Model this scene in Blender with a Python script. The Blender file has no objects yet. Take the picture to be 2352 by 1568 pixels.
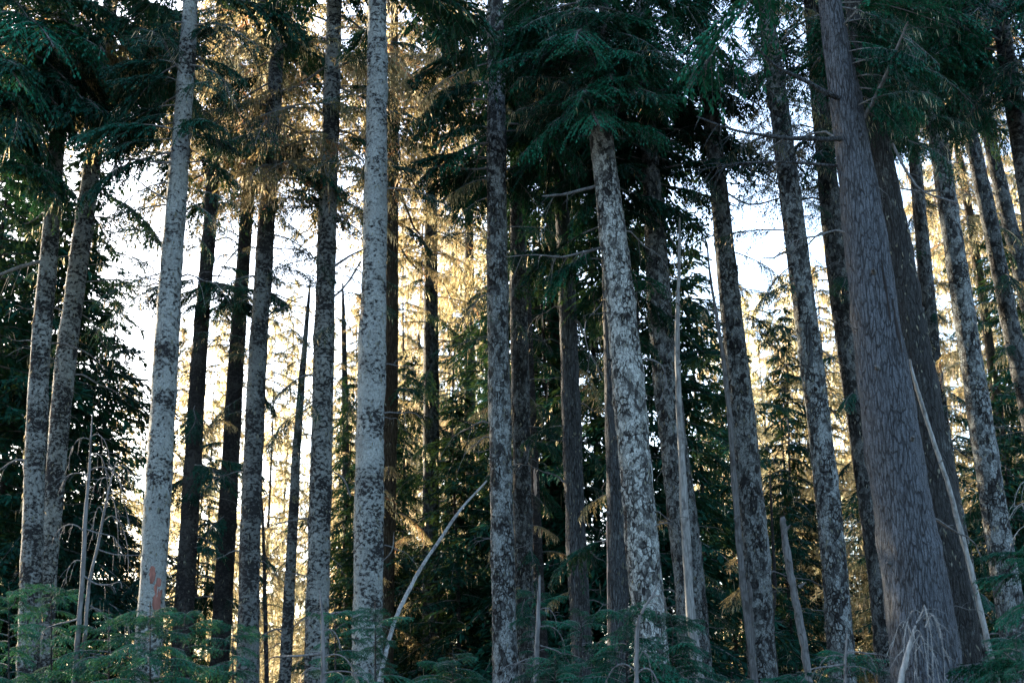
import bpy, math, random
import numpy as np
from mathutils import Vector, Euler

R = math.radians
scene = bpy.context.scene
col = scene.collection

# ------------------------------------------------------------------ camera, sky, sun, exposure
F = 3267.0                       # focal length in the 2352 px wide photograph
PITCH = R(16.0)
CAM = np.array((0.0, 0.0, 1.6))
cam_d = bpy.data.cameras.new('camera')
cam_d.sensor_width = 36.0
cam_d.lens = 36.0 * F / 2352.0
cam_d.clip_start = 0.1
cam_d.clip_end = 6000.0
cam_d.dof.use_dof = True
cam_d.dof.focus_distance = 26.0
cam_d.dof.aperture_fstop = 1.6
cam = bpy.data.objects.new('camera', cam_d)
cam.location = CAM
cam.rotation_euler = (R(90) + PITCH, 0, 0)
col.objects.link(cam)
scene.camera = cam

SUN_EL, SUN_AZ = R(20.0), R(-44.0)          # azimuth from +Y, negative is to the left
world = bpy.data.worlds.new('World')
scene.world = world
world.use_nodes = True
wn = world.node_tree
sky = wn.nodes.new('ShaderNodeTexSky')
sky.sky_type = 'NISHITA'
sky.sun_disc = False
sky.sun_elevation = SUN_EL
sky.sun_rotation = SUN_AZ
sky.air_density = 1.0
sky.dust_density = 1.8
sky.ozone_density = 1.6
bg = wn.nodes['Background']
bg.inputs['Strength'].default_value = 0.15
wn.links.new(sky.outputs[0], bg.inputs['Color'])

sun_d = bpy.data.lights.new('sun', 'SUN')
sun_d.energy = 5.0
sun_d.angle = R(0.5)
sun_d.color = (1.0, 0.82, 0.60)
sun = bpy.data.objects.new('sun', sun_d)
sdir = Vector((math.sin(SUN_AZ) * math.cos(SUN_EL), math.cos(SUN_AZ) * math.cos(SUN_EL), math.sin(SUN_EL)))
sun.rotation_euler = sdir.to_track_quat('Z', 'Y').to_euler()
sun.location = (-40, 60, 60)
col.objects.link(sun)

scene.view_settings.view_transform = 'Standard'
scene.view_settings.look = 'None'
scene.view_settings.exposure = 2.55
scene.view_settings.gamma = 1.0
scene.cycles.max_bounces = 4
scene.cycles.diffuse_bounces = 1
scene.cycles.transmission_bounces = 4
scene.cycles.glossy_bounces = 2
scene.cycles.transparent_max_bounces = 4
scene.cycles.use_denoising = True

# ------------------------------------------------------------------ pixel rays
FWD = np.array((0, math.cos(PITCH), math.sin(PITCH)))
UP = np.array((0, -math.sin(PITCH), math.cos(PITCH)))

def ray(x, y):
    return np.array((1.0, 0, 0)) * ((x - 1176) / F) + UP * (-(y - 784) / F) + FWD

def P(x, y, d):
    r = ray(x, y)
    return CAM + r * (d / r[1])

def size(x, y, d, w):
    return w / F * d / ray(x, y)[1]

def ground_z(x, y):
    k = min(1.0, max(0.0, (y - 7.0) / 8.0))
    return k * (0.35 + 0.16 * math.sin(x * 0.31 + 1.0) * math.sin(y * 0.23) + 0.10 * math.sin(x * 0.83 + y * 0.6))

# ------------------------------------------------------------------ materials
def new_mat(name):
    m = bpy.data.materials.new(name)
    m.use_nodes = True
    nt = m.node_tree
    nt.nodes.clear()
    return m, nt

def N(nt, kind, **kw):
    n = nt.nodes.new(kind)
    for k, v in kw.items():
        if k.startswith('i_'):
            n.inputs[int(k[2:])].default_value = v
        else:
            setattr(n, k, v)
    return n

def ramp(nt, src, stops):
    r = nt.nodes.new('ShaderNodeValToRGB')
    e = r.color_ramp.elements
    while len(e) < len(stops):
        e.new(0.5)
    for el, (p, c) in zip(e, stops):
        el.position = p
        el.color = (c[0], c[1], c[2], 1) if isinstance(c, tuple) else (c, c, c, 1)
    nt.links.new(src, r.inputs[0])
    return r.outputs[0]

def mix(nt, fac, a, b, mode='MIX'):
    m = nt.nodes.new('ShaderNodeMix')
    m.data_type = 'RGBA'
    m.blend_type = mode
    for sock, v in ((m.inputs[0], fac), (m.inputs[6], a), (m.inputs[7], b)):
        if isinstance(v, (int, float)):
            sock.default_value = v
        elif isinstance(v, tuple):
            sock.default_value = (*v, 1)
        else:
            nt.links.new(v, sock)
    return m.outputs[2]

def math_n(nt, op, a, b=None):
    m = nt.nodes.new('ShaderNodeMath')
    m.operation = op
    for s, v in zip(m.inputs, (a, b)):
        if v is None:
            continue
        if isinstance(v, (int, float)):
            s.default_value = v
        else:
            nt.links.new(v, s)
    return m.outputs[0]

def coords(nt, scale):
    tc = nt.nodes.new('ShaderNodeTexCoord')
    oi = nt.nodes.new('ShaderNodeObjectInfo')
    sc_ = math_n(nt, 'MULTIPLY', oi.outputs['Random'], 37.0)
    add = nt.nodes.new('ShaderNodeVectorMath')
    add.operation = 'ADD'
    nt.links.new(tc.outputs['Object'], add.inputs[0])
    nt.links.new(sc_, add.inputs[1])
    mp = nt.nodes.new('ShaderNodeVectorMath')
    mp.operation = 'MULTIPLY'
    nt.links.new(add.outputs[0], mp.inputs[0])
    mp.inputs[1].default_value = scale
    return mp.outputs[0], oi.outputs['Random']

def noise(nt, vec, scale, detail=4.0, rough=0.55, dist=0.0):
    n = nt.nodes.new('ShaderNodeTexNoise')
    n.inputs['Scale'].default_value = scale
    n.inputs['Detail'].default_value = detail
    n.inputs['Roughness'].default_value = rough
    n.inputs['Distortion'].default_value = dist
    nt.links.new(vec, n.inputs['Vector'])
    return n.outputs['Fac']

def finish(nt, colr, height, bump=0.6, dist=0.03, rough=0.9):
    b = nt.nodes.new('ShaderNodeBsdfPrincipled')
    b.inputs['Roughness'].default_value = rough
    b.inputs['Specular IOR Level'].default_value = 0.2
    nt.links.new(colr, b.inputs['Base Color'])
    if height is not None:
        bp = nt.nodes.new('ShaderNodeBump')
        bp.inputs['Strength'].default_value = bump
        bp.inputs['Distance'].default_value = dist
        nt.links.new(height, bp.inputs['Height'])
        nt.links.new(bp.outputs[0], b.inputs['Normal'])
    o = nt.nodes.new('ShaderNodeOutputMaterial')
    nt.links.new(b.outputs[0], o.inputs[0])

def bark_pale(name, light, dark, cover=0.5):
    """fir bark: rough pale lichen crust broken by dark blotches and wide scars"""
    m, nt = new_mat(name)
    v, rnd = coords(nt, (1.0, 1.0, 1.35))
    big = noise(nt, v, 13.0, 10.0, 0.72, 0.2)
    zone = noise(nt, v, 1.3, 4.0, 0.6)
    shift = math_n(nt, 'MULTIPLY', math_n(nt, 'SUBTRACT', zone, 0.5), 0.5)
    blot = math_n(nt, 'ADD', big, shift)
    mask = ramp(nt, blot, [(cover - 0.03, 0.0), (cover + 0.03, 1.0)])
    v3, _ = coords(nt, (1.0, 1.0, 0.75))
    fine = noise(nt, v3, 34.0, 8.0, 0.78)
    tone = noise(nt, v, 2.2, 6.0, 0.65)
    c_light = mix(nt, ramp(nt, tone, [(0.34, 0.0), (0.66, 1.0)]), light, tuple(0.66 * a for a in light))
    c_light = mix(nt, ramp(nt, fine, [(0.44, 0.0), (0.64, 0.85)]), c_light, tuple(0.30 * a for a in light))
    c_dark = mix(nt, fine, dark, tuple(2.6 * a for a in dark))
    colr = mix(nt, mask, c_light, c_dark)
    v2, _ = coords(nt, (1.0, 1.0, 3.0))
    scar = noise(nt, v2, 8.0, 8.0, 0.66, 0.3)
    colr = mix(nt, ramp(nt, scar, [(0.61, 0.0), (0.66, 0.95)]), colr, tuple(0.7 * a for a in dark))
    h = math_n(nt, 'ADD', math_n(nt, 'MULTIPLY', fine, 1.0), math_n(nt, 'MULTIPLY', mask, -0.6))
    finish(nt, colr, h, 1.0, 0.07)
    return m

def bark_plate(name, light, mid, dark, scale=7.0):
    """bark broken into uneven plates by dark cracks"""
    m, nt = new_mat(name)
    v, rnd = coords(nt, (1.0, 1.0, 0.62))
    wob = nt.nodes.new('ShaderNodeTexNoise')
    wob.inputs['Scale'].default_value = 6.0
    wob.inputs['Detail'].default_value = 4.0
    nt.links.new(v, wob.inputs['Vector'])
    ad = nt.nodes.new('ShaderNodeVectorMath')
    ad.operation = 'MULTIPLY_ADD'
    nt.links.new(wob.outputs['Color'], ad.inputs[0])
    ad.inputs[1].default_value = (0.16, 0.16, 0.16)
    nt.links.new(v, ad.inputs[2])
    vo = nt.nodes.new('ShaderNodeTexVoronoi')
    vo.feature = 'DISTANCE_TO_EDGE'
    vo.inputs['Scale'].default_value = scale
    nt.links.new(ad.outputs[0], vo.inputs['Vector'])
    vc = nt.nodes.new('ShaderNodeTexVoronoi')
    vc.feature = 'F1'
    vc.inputs['Scale'].default_value = scale
    nt.links.new(ad.outputs[0], vc.inputs['Vector'])
    fine = noise(nt, v, 24.0, 5.0, 0.7)
    patch = noise(nt, v, 2.6, 5.0, 0.65, 0.4)
    cell = nt.nodes.new('ShaderNodeSeparateColor')
    nt.links.new(vc.outputs['Color'], cell.inputs[0])
    tone = math_n(nt, 'ADD', math_n(nt, 'MULTIPLY', cell.outputs[0], 0.35), math_n(nt, 'MULTIPLY', patch, 0.85))
    plate = ramp(nt, tone, [(0.38, dark), (0.50, mid), (0.66, light)])
    plate = mix(nt, ramp(nt, fine, [(0.42, 0.0), (0.7, 0.75)]), plate, dark)
    gap = noise(nt, v, 3.4, 3.0, 0.6)
    lift = ramp(nt, gap, [(0.40, 0.0), (0.62, 0.16)])
    crack = ramp(nt, math_n(nt, 'ADD', vo.outputs['Distance'], lift), [(0.015, 0.0), (0.13, 1.0)])
    blot = noise(nt, v, 7.0, 6.0, 0.7, 0.3)
    plate = mix(nt, ramp(nt, blot, [(0.53, 0.0), (0.58, 0.92)]), plate, tuple(1.3 * a for a in dark))
    colr = mix(nt, crack, tuple(0.45 * a for a in dark), plate)
    speck = noise(nt, v, 48.0, 4.0, 0.75)
    colr = mix(nt, ramp(nt, speck, [(0.50, 0.0), (0.62, 0.75)]), colr, dark)
    h = math_n(nt, 'ADD', crack, math_n(nt, 'MULTIPLY', fine, 0.5))
    finish(nt, colr, h, 1.0, 0.05)
    return m

def bark_furrow(name, light, dark, scale=9.0, zs=0.2, lichen=None):
    """old bark with long upright furrows"""
    m, nt = new_mat(name)
    v, rnd = coords(nt, (1.0, 1.0, zs))
    wob = nt.nodes.new('ShaderNodeTexNoise')
    wob.inputs['Scale'].default_value = 7.0
    wob.inputs['Detail'].default_value = 4.0
    nt.links.new(v, wob.inputs['Vector'])
    ad = nt.nodes.new('ShaderNodeVectorMath')
    ad.operation = 'MULTIPLY_ADD'
    nt.links.new(wob.outputs['Color'], ad.inputs[0])
    ad.inputs[1].default_value = (0.10, 0.10, 0.10)
    nt.links.new(v, ad.inputs[2])
    vo = nt.nodes.new('ShaderNodeTexVoronoi')
    vo.feature = 'DISTANCE_TO_EDGE'
    vo.inputs['Scale'].default_value = scale
    nt.links.new(ad.outputs[0], vo.inputs['Vector'])
    gap = noise(nt, v, scale * 0.35, 3.0, 0.6)
    lift = ramp(nt, gap, [(0.42, 0.0), (0.66, 0.07)])
    groove = ramp(nt, math_n(nt, 'ADD', vo.outputs['Distance'], lift), [(0.0, 0.0), (0.14, 1.0)])
    v2, _ = coords(nt, (1.0, 1.0, 0.6))
    fine = noise(nt, v2, 30.0, 5.0, 0.7)
    tone = noise(nt, v2, 2.0, 4.0, 0.6)
    plate = mix(nt, ramp(nt, fine, [(0.4, 0.0), (0.7, 0.8)]), light, tuple(0.45 * q for q in light))
    plate = mix(nt, ramp(nt, tone, [(0.35, 0.0), (0.65, 1.0)]), plate, tuple(0.7 * q for q in light))
    if lichen:
        lp = noise(nt, v2, 5.0, 6.0, 0.7)
        plate = mix(nt, ramp(nt, lp, [(0.56, 0.0), (0.62, 0.85)]), plate, lichen)
    v4, _ = coords(nt, (1.0, 1.0, 0.10))
    streak = noise(nt, v4, 46.0, 6.0, 0.7, 0.2)
    plate = mix(nt, ramp(nt, streak, [(0.42, 0.0), (0.60, 0.85)]), plate, tuple(0.32 * q for q in light))
    deep = noise(nt, v, scale * 0.5, 5.0, 0.7)
    groove = math_n(nt, 'MAXIMUM', groove, ramp(nt, deep, [(0.46, 0.0), (0.60, 0.75)]))
    colr = mix(nt, groove, dark, plate)
    h = math_n(nt, 'ADD', groove, math_n(nt, 'ADD', math_n(nt, 'MULTIPLY', fine, 0.6), math_n(nt, 'MULTIPLY', streak, -0.8)))
    speck = noise(nt, v2, 55.0, 4.0, 0.75)
    colr = mix(nt, ramp(nt, speck, [(0.50, 0.0), (0.64, 0.7)]), colr, dark)
    finish(nt, colr, h, 1.0, 0.05)
    return m

def wood_plain(name, light, dark):
    m, nt = new_mat(name)
    v, rnd = coords(nt, (1.0, 1.0, 0.12))
    a = noise(nt, v, 40.0, 4.0, 0.6)
    v2, _ = coords(nt, (1.0, 1.0, 0.7))
    b = noise(nt, v2, 4.0, 5.0, 0.65)
    c = mix(nt, ramp(nt, a, [(0.4, 0.0), (0.62, 1.0)]), light, tuple(0.5 * q for q in light))
    c = mix(nt, ramp(nt, b, [(0.52, 0.0), (0.66, 1.0)]), c, dark)
    finish(nt, c, a, 0.5, 0.012)
    return m

def leafy(name, c1, c2, t1, trans=0.4, gloss=0.012):
    m, nt = new_mat(name)
    g = nt.nodes.new('ShaderNodeNewGeometry')
    oi = nt.nodes.new('ShaderNodeObjectInfo')
    n1 = noise(nt, g.outputs['Position'], 1.3, 3.0, 0.6)
    f = math_n(nt, 'ADD', math_n(nt, 'MULTIPLY', n1, 1.1), math_n(nt, 'MULTIPLY', math_n(nt, 'SUBTRACT', oi.outputs['Random'], 0.5), 0.5))
    isl = math_n(nt, 'MULTIPLY', math_n(nt, 'SUBTRACT', g.outputs['Random Per Island'], 0.5), 0.5)
    f = math_n(nt, 'ADD', f, isl)
    fr = ramp(nt, f, [(0.3, 0.0), (0.85, 1.0)])
    c = mix(nt, fr, c1, c2)
    d = nt.nodes.new('ShaderNodeBsdfDiffuse')
    nt.links.new(c, d.inputs[0])
    t = nt.nodes.new('ShaderNodeBsdfTranslucent')
    tcol = mix(nt, fr, t1, tuple(min(1.0, 1.5 * q) for q in t1))
    nt.links.new(tcol, t.inputs[0])
    ms = nt.nodes.new('ShaderNodeMixShader')
    ms.inputs[0].default_value = trans
    nt.links.new(d.outputs[0], ms.inputs[1])
    nt.links.new(t.outputs[0], ms.inputs[2])
    gl = nt.nodes.new('ShaderNodeBsdfGlossy')
    gl.inputs['Roughness'].default_value = 0.45
    m2 = nt.nodes.new('ShaderNodeMixShader')
    m2.inputs[0].default_value = gloss
    nt.links.new(ms.outputs[0], m2.inputs[1])
    nt.links.new(gl.outputs[0], m2.inputs[2])
    o = nt.nodes.new('ShaderNodeOutputMaterial')
    nt.links.new(m2.outputs[0], o.inputs[0])
    return m

MAT = {}
MAT['pale'] = bark_pale('pale_lichen_bark', (0.345, 0.385, 0.375), (0.012, 0.013, 0.014), 0.555)
MAT['blotch'] = bark_pale('blotched_lichen_bark', (0.31, 0.345, 0.335), (0.011, 0.012, 0.013), 0.515)
MAT['grey'] = bark_pale('grey_bark', (0.20, 0.225, 0.222), (0.011, 0.012, 0.013), 0.52)
MAT['dark'] = bark_pale('dark_bark', (0.070, 0.074, 0.074), (0.011, 0.011, 0.012), 0.50)
MAT['plate'] = bark_plate('plated_pale_bark', (0.36, 0.395, 0.385), (0.19, 0.208, 0.203), (0.016, 0.017, 0.018), 12.0)
MAT['plate_grey'] = bark_plate('plated_grey_bark', (0.205, 0.235, 0.24), (0.085, 0.098, 0.10), (0.011, 0.012, 0.013), 14.0)
MAT['plate_dark'] = bark_plate('plated_dark_bark', (0.115, 0.130, 0.132), (0.040, 0.045, 0.046), (0.008, 0.009, 0.009), 14.0)
MAT['furrow'] = bark_furrow('furrowed_bark', (0.128, 0.148, 0.172), (0.013, 0.015, 0.017), 22.0, 0.17)
MAT['furrow_dark'] = bark_furrow('furrowed_dark_bark', (0.050, 0.057, 0.058), (0.009, 0.009, 0.010), 20.0, 0.18, (0.115, 0.132, 0.132))
MAT['furrow_grey'] = bark_furrow('furrowed_grey_bark', (0.098, 0.115, 0.126), (0.011, 0.013, 0.014), 22.0, 0.18, (0.15, 0.175, 0.182))
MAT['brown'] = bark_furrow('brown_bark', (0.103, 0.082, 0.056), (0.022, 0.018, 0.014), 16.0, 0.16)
MAT['bleached'] = wood_plain('bleached_dead_wood', (0.25, 0.262, 0.26), (0.07, 0.07, 0.07))
MAT['deadgrey'] = wood_plain('grey_dead_wood', (0.125, 0.13, 0.132), (0.04, 0.04, 0.04))
MAT['redwood'] = wood_plain('reddish_inner_bark', (0.22, 0.10, 0.08), (0.12, 0.06, 0.05))
MAT['peeled'] = wood_plain('peeled_or_sunlit_wood', (0.52, 0.40, 0.33), (0.30, 0.22, 0.18))  # bare wood, and the warm sunlight painted along one trunk's edge
MAT['hollow'] = wood_plain('dark_hollow', (0.022, 0.020, 0.020), (0.012, 0.012, 0.012))
MAT['twig'] = wood_plain('branch_bark', (0.15, 0.155, 0.155), (0.04, 0.04, 0.04))
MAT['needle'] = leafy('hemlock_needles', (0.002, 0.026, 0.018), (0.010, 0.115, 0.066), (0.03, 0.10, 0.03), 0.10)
MAT['needle_dark'] = leafy('shaded_fir_needles', (0.003, 0.022, 0.017), (0.009, 0.066, 0.045), (0.05, 0.09, 0.025), 0.10)  # darker than the hemlock needles, deepening the foliage shade by colour
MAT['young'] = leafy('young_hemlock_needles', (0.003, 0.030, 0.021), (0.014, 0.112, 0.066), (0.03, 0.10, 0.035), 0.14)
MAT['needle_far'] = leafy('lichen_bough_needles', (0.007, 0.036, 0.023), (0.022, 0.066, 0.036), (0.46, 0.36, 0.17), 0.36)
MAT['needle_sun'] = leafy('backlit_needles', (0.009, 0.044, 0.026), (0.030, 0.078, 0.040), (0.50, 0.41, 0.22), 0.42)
MAT['lichen'] = leafy('hanging_lichen', (0.10, 0.115, 0.09), (0.18, 0.19, 0.15), (0.85, 0.66, 0.44), 0.55, 0.0)
MAT['tuft'] = leafy('bark_lichen', (0.10, 0.115, 0.095), (0.19, 0.205, 0.175), (0.30, 0.25, 0.15), 0.3, 0.0)
MAT['dry'] = leafy('rust_dry_needles', (0.16, 0.085, 0.040), (0.22, 0.12, 0.06), (0.50, 0.26, 0.13), 0.45, 0.0)

def ground_mat():
    m, nt = new_mat('forest_floor')
    g = nt.nodes.new('ShaderNodeNewGeometry')
    a = noise(nt, g.outputs['Position'], 0.9, 6.0, 0.65)
    b = noise(nt, g.outputs['Position'], 14.0, 6.0, 0.7)
    c = ramp(nt, a, [(0.35, (0.045, 0.034, 0.024)), (0.52, (0.075, 0.055, 0.036)), (0.68, (0.035, 0.055, 0.022))])
    c = mix(nt, b, c, (0.11, 0.085, 0.055), 'OVERLAY')
    finish(nt, c, b, 0.8, 0.05)
    return m
MAT['ground'] = ground_mat()

# ------------------------------------------------------------------ mesh collector
class MB:
    def __init__(self):
        self.v, self.f, self.m = [], [], []

    def kite(self, p, d, n, l, w, mat):
        i = len(self.v)
        q = p + d * (l * 0.42)
        self.v += [p, q + n * (w * 0.5), p + d * l, q - n * (w * 0.5)]
        self.f.append((i, i + 1, i + 2, i + 3))
        self.m.append(mat)

    def tube(self, pts, rad, seg, mat, cap=True):
        pts = [np.asarray(p, float) for p in pts]
        i0 = len(self.v)
        ref = np.array((0.0, 0.0, 1.0))
        for k, p in enumerate(pts):
            t = pts[min(k + 1, len(pts) - 1)] - pts[max(k - 1, 0)]
            t = t / (np.linalg.norm(t) + 1e-9)
            rf = ref if abs(t[2]) < 0.9 else np.array((1.0, 0, 0))
            a = np.cross(t, rf); a /= np.linalg.norm(a) + 1e-9
            b = np.cross(t, a)
            for s in range(seg):
                an = 2 * math.pi * s / seg
                self.v.append(p + (a * math.cos(an) + b * math.sin(an)) * rad[k])
        for k in range(len(pts) - 1):
            for s in range(seg):
                s2 = (s + 1) % seg
                self.f.append((i0 + k * seg + s, i0 + k * seg + s2, i0 + (k + 1) * seg + s2, i0 + (k + 1) * seg + s))
                self.m.append(mat)
        if cap:
            self.f.append(tuple(i0 + s for s in range(seg))); self.m.append(mat)
            e = i0 + (len(pts) - 1) * seg
            self.f.append(tuple(e + s for s in reversed(range(seg)))); self.m.append(mat)

    def mesh(self, name, mats, smooth=False):
        me = bpy.data.meshes.new(name)
        me.from_pydata([tuple(map(float, q)) for q in self.v], [], self.f)
        for m in mats:
            me.materials.append(m)
        if len(mats) > 1:
            me.polygons.foreach_set('material_index', self.m)
        if smooth:
            me.polygons.foreach_set('use_smooth', [True] * len(self.f))
        me.update()
        return me

def link(name, data, parent=None, loc=(0, 0, 0)):
    o = bpy.data.objects.new(name, data)
    o.location = loc
    if parent is not None:
        o.parent = parent
    col.objects.link(o)
    return o

def tag(o, label, cat, group=None):
    o['label'] = label
    o['category'] = cat
    if group:
        o['group'] = group

# ------------------------------------------------------------------ ground
def make_ground():
    xs = sorted(set([-4000, -1500, -500, -200, -110] + [x for x in range(-70, 71, 2)] + [110, 200, 500, 1500, 4000]))
    ys = sorted(set([-4000, -1500, -400, -100, -30] + [y for y in range(-14, 121, 2)] + [160, 260, 500, 1500, 4500]))
    v = [(x, y, ground_z(x, y) if -100 < x < 100 and y < 121 else (0.0 if y < 7 else 0.35)) for y in ys for x in xs]
    n = len(xs)
    f = [(j * n + i, j * n + i + 1, (j + 1) * n + i + 1, (j + 1) * n + i) for j in range(len(ys) - 1) for i in range(n - 1)]
    me = bpy.data.meshes.new('ground')
    me.from_pydata(v, [], f)
    me.materials.append(MAT['ground'])
    o = link('ground', me)
    o['kind'] = 'structure'
make_ground()

# ------------------------------------------------------------------ bough shapes, shared by all trees
def make_bough(seed, L=2.5, rise=0.10, droop=0.34, bare=0.2, tw_step=0.075, nd_step=0.042, nl=0.16, nw=0.044,
               lichen=0.0, keep=0.95, width=0.42, needles='needle', dry=0.0):
    rng = random.Random(seed)
    mb = MB()
    wob = [rng.uniform(-1, 1) for _ in range(4)]

    def stem(t):
        return np.array((L * t * (1 - 0.08 * droop * t), L * 0.05 * (wob[0] * math.sin(3 * t) + wob[1] * math.sin(7 * t)),
                         L * (rise * t - droop * t * t + 0.02 * wob[2] * math.sin(6 * t))))
    ts = np.linspace(0, 1, 13)
    mb.tube([stem(t) for t in ts], [0.026 * L / 2.5 * (1 - 0.84 * t) for t in ts], 5, 0, False)
    zax = np.array((0, 0, 1.0))
    s, side = bare * L, 1
    while s < L:
        t = s / L
        p = stem(t)
        d0 = stem(min(1, t + 0.03)) - stem(max(0, t - 0.03))
        d0 /= np.linalg.norm(d0)
        u = (t - bare) / (1 - bare)
        prof = (0.35 + 1.35 * u) if u < 0.38 else max(0.0, 1.0 - 0.92 * ((u - 0.38) / 0.62) ** 1.15)
        tl = max(0.09, L * width * min(1, prof) * rng.uniform(0.62, 1.12))
        ang = side * R(rng.uniform(42, 66))
        side = -side
        s += tw_step * rng.uniform(0.55, 1.5) * 0.5
        if rng.random() > keep:
            continue
        d = np.array((d0[0] * math.cos(ang) - d0[1] * math.sin(ang), d0[0] * math.sin(ang) + d0[1] * math.cos(ang), d0[2] * 0.6 + rng.uniform(-0.16, 0.12)))
        d /= np.linalg.norm(d)
        dr = rng.uniform(0.25, 0.95)
        curl = rng.uniform(-0.25, 0.25)
        k = max(3, int(tl / 0.12))
        perp = np.cross(zax, d); perp /= np.linalg.norm(perp) + 1e-9

        def tw(q):
            return p + d * (tl * q) + zax * (-dr * tl * q * q) + perp * (curl * tl * q * q)
        qs = np.linspace(0, 1, k)
        mb.tube([tw(q) for q in qs], [0.0048 * (1 - 0.7 * q) for q in qs], 3, 0, False)
        a = 0.04 + rng.uniform(0, 0.03)
        sd = 1
        isdry = rng.random() < dry
        bare_tw = rng.random() < 0.06
        while a < tl and not bare_tw:
            q = a / tl
            pp = tw(q)
            dd = tw(min(1, q + 0.05)) - tw(max(0, q - 0.05))
            dd /= np.linalg.norm(dd) + 1e-9
            an = sd * R(rng.uniform(28, 62))
            sd = -sd
            pr = np.cross(zax, dd); pr /= np.linalg.norm(pr) + 1e-9
            e = dd * math.cos(an) + pr * math.sin(an) + zax * rng.uniform(-0.85, 0.12)
            e /= np.linalg.norm(e)
            nn = np.cross(e, zax) + zax * rng.uniform(-0.7, 0.7)
            nn /= np.linalg.norm(nn) + 1e-9
            mb.kite(pp, e, nn, nl * rng.uniform(0.55, 1.25) * (1.0 - 0.35 * q), nw * rng.uniform(0.7, 1.3), 3 if isdry else 1)
            a += nd_step * rng.uniform(0.6, 1.4) * 0.6
        if not bare_tw:
            mb.kite(tw(0.96), (tw(1) - tw(0.9)) / (np.linalg.norm(tw(1) - tw(0.9)) + 1e-9), perp, nl * 0.9, nw, 1)
        if rng.random() < lichen:
            for _ in range(rng.randint(2, 7)):
                pp = tw(rng.uniform(0.1, 1))
                ln = rng.uniform(0.08, 0.42) * (1.4 if rng.random() < 0.2 else 1)
                dd = np.array((rng.uniform(-0.15, 0.15), rng.uniform(-0.15, 0.15), -1.0)); dd /= np.linalg.norm(dd)
                an = rng.uniform(0, math.pi)
                mb.kite(pp, dd, np.array((math.cos(an), math.sin(an), 0)), ln, rng.uniform(0.010, 0.026), 2)
    return mb.mesh('bough_mesh', [MAT['twig'], MAT[needles], MAT['lichen'], MAT['dry']])

BOUGH = {
    'A': [make_bough(10 + i, rise=0.10, droop=0.36 + 0.05 * (i % 3), needles='needle', lichen=0.0) for i in range(5)],
    'B': [make_bough(20 + i, rise=0.02, droop=0.30 + 0.08 * (i % 3), needles='needle_dark', lichen=0.05, keep=0.95, tw_step=0.07, nw=0.06, nl=0.18) for i in range(5)],
    'M': [make_bough(30 + i, rise=0.05, droop=0.32 + 0.1 * (i % 3), needles='needle_far', lichen=0.85, keep=0.7, tw_step=0.095, nd_step=0.055, bare=0.12, dry=0.05) for i in range(5)],
    'G': [make_bough(60 + i, rise=0.05, droop=0.32 + 0.1 * (i % 3), needles='needle_far', lichen=0.45, keep=0.75, tw_step=0.09, nd_step=0.05, bare=0.12, dry=0.04) for i in range(4)],
    'S': [make_bough(40 + i, rise=0.02, droop=0.30 + 0.08 * (i % 3), needles='needle_dark', lichen=0.12, keep=0.75, tw_step=0.09, nd_step=0.06, nl=0.14, nw=0.038) for i in range(5)],
    'Y': [make_bough(50 + i, rise=0.16, droop=0.36 + 0.06 * (i % 3), needles='young', bare=0.08, tw_step=0.11, nd_step=0.06, nl=0.19, nw=0.050, keep=0.97, width=0.42) for i in range(5)],
}

# ------------------------------------------------------------------ trees
TREES = []

class Tree:
    pass

def wob_r(rng):
    ph = [rng.uniform(0, 6.28) for _ in range(6)]
    def fn(a, z):
        return 1 + 0.035 * math.sin(2 * a + ph[0] + z * 0.35) + 0.025 * math.sin(3 * a + ph[1] - z * 0.8) + 0.022 * math.sin(z * 2.3 + ph[2]) \
            + 0.014 * math.sin(5 * a + z * 4.1 + ph[3]) + 0.012 * math.sin(z * 7.7 + ph[4] + a)
    return fn

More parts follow.
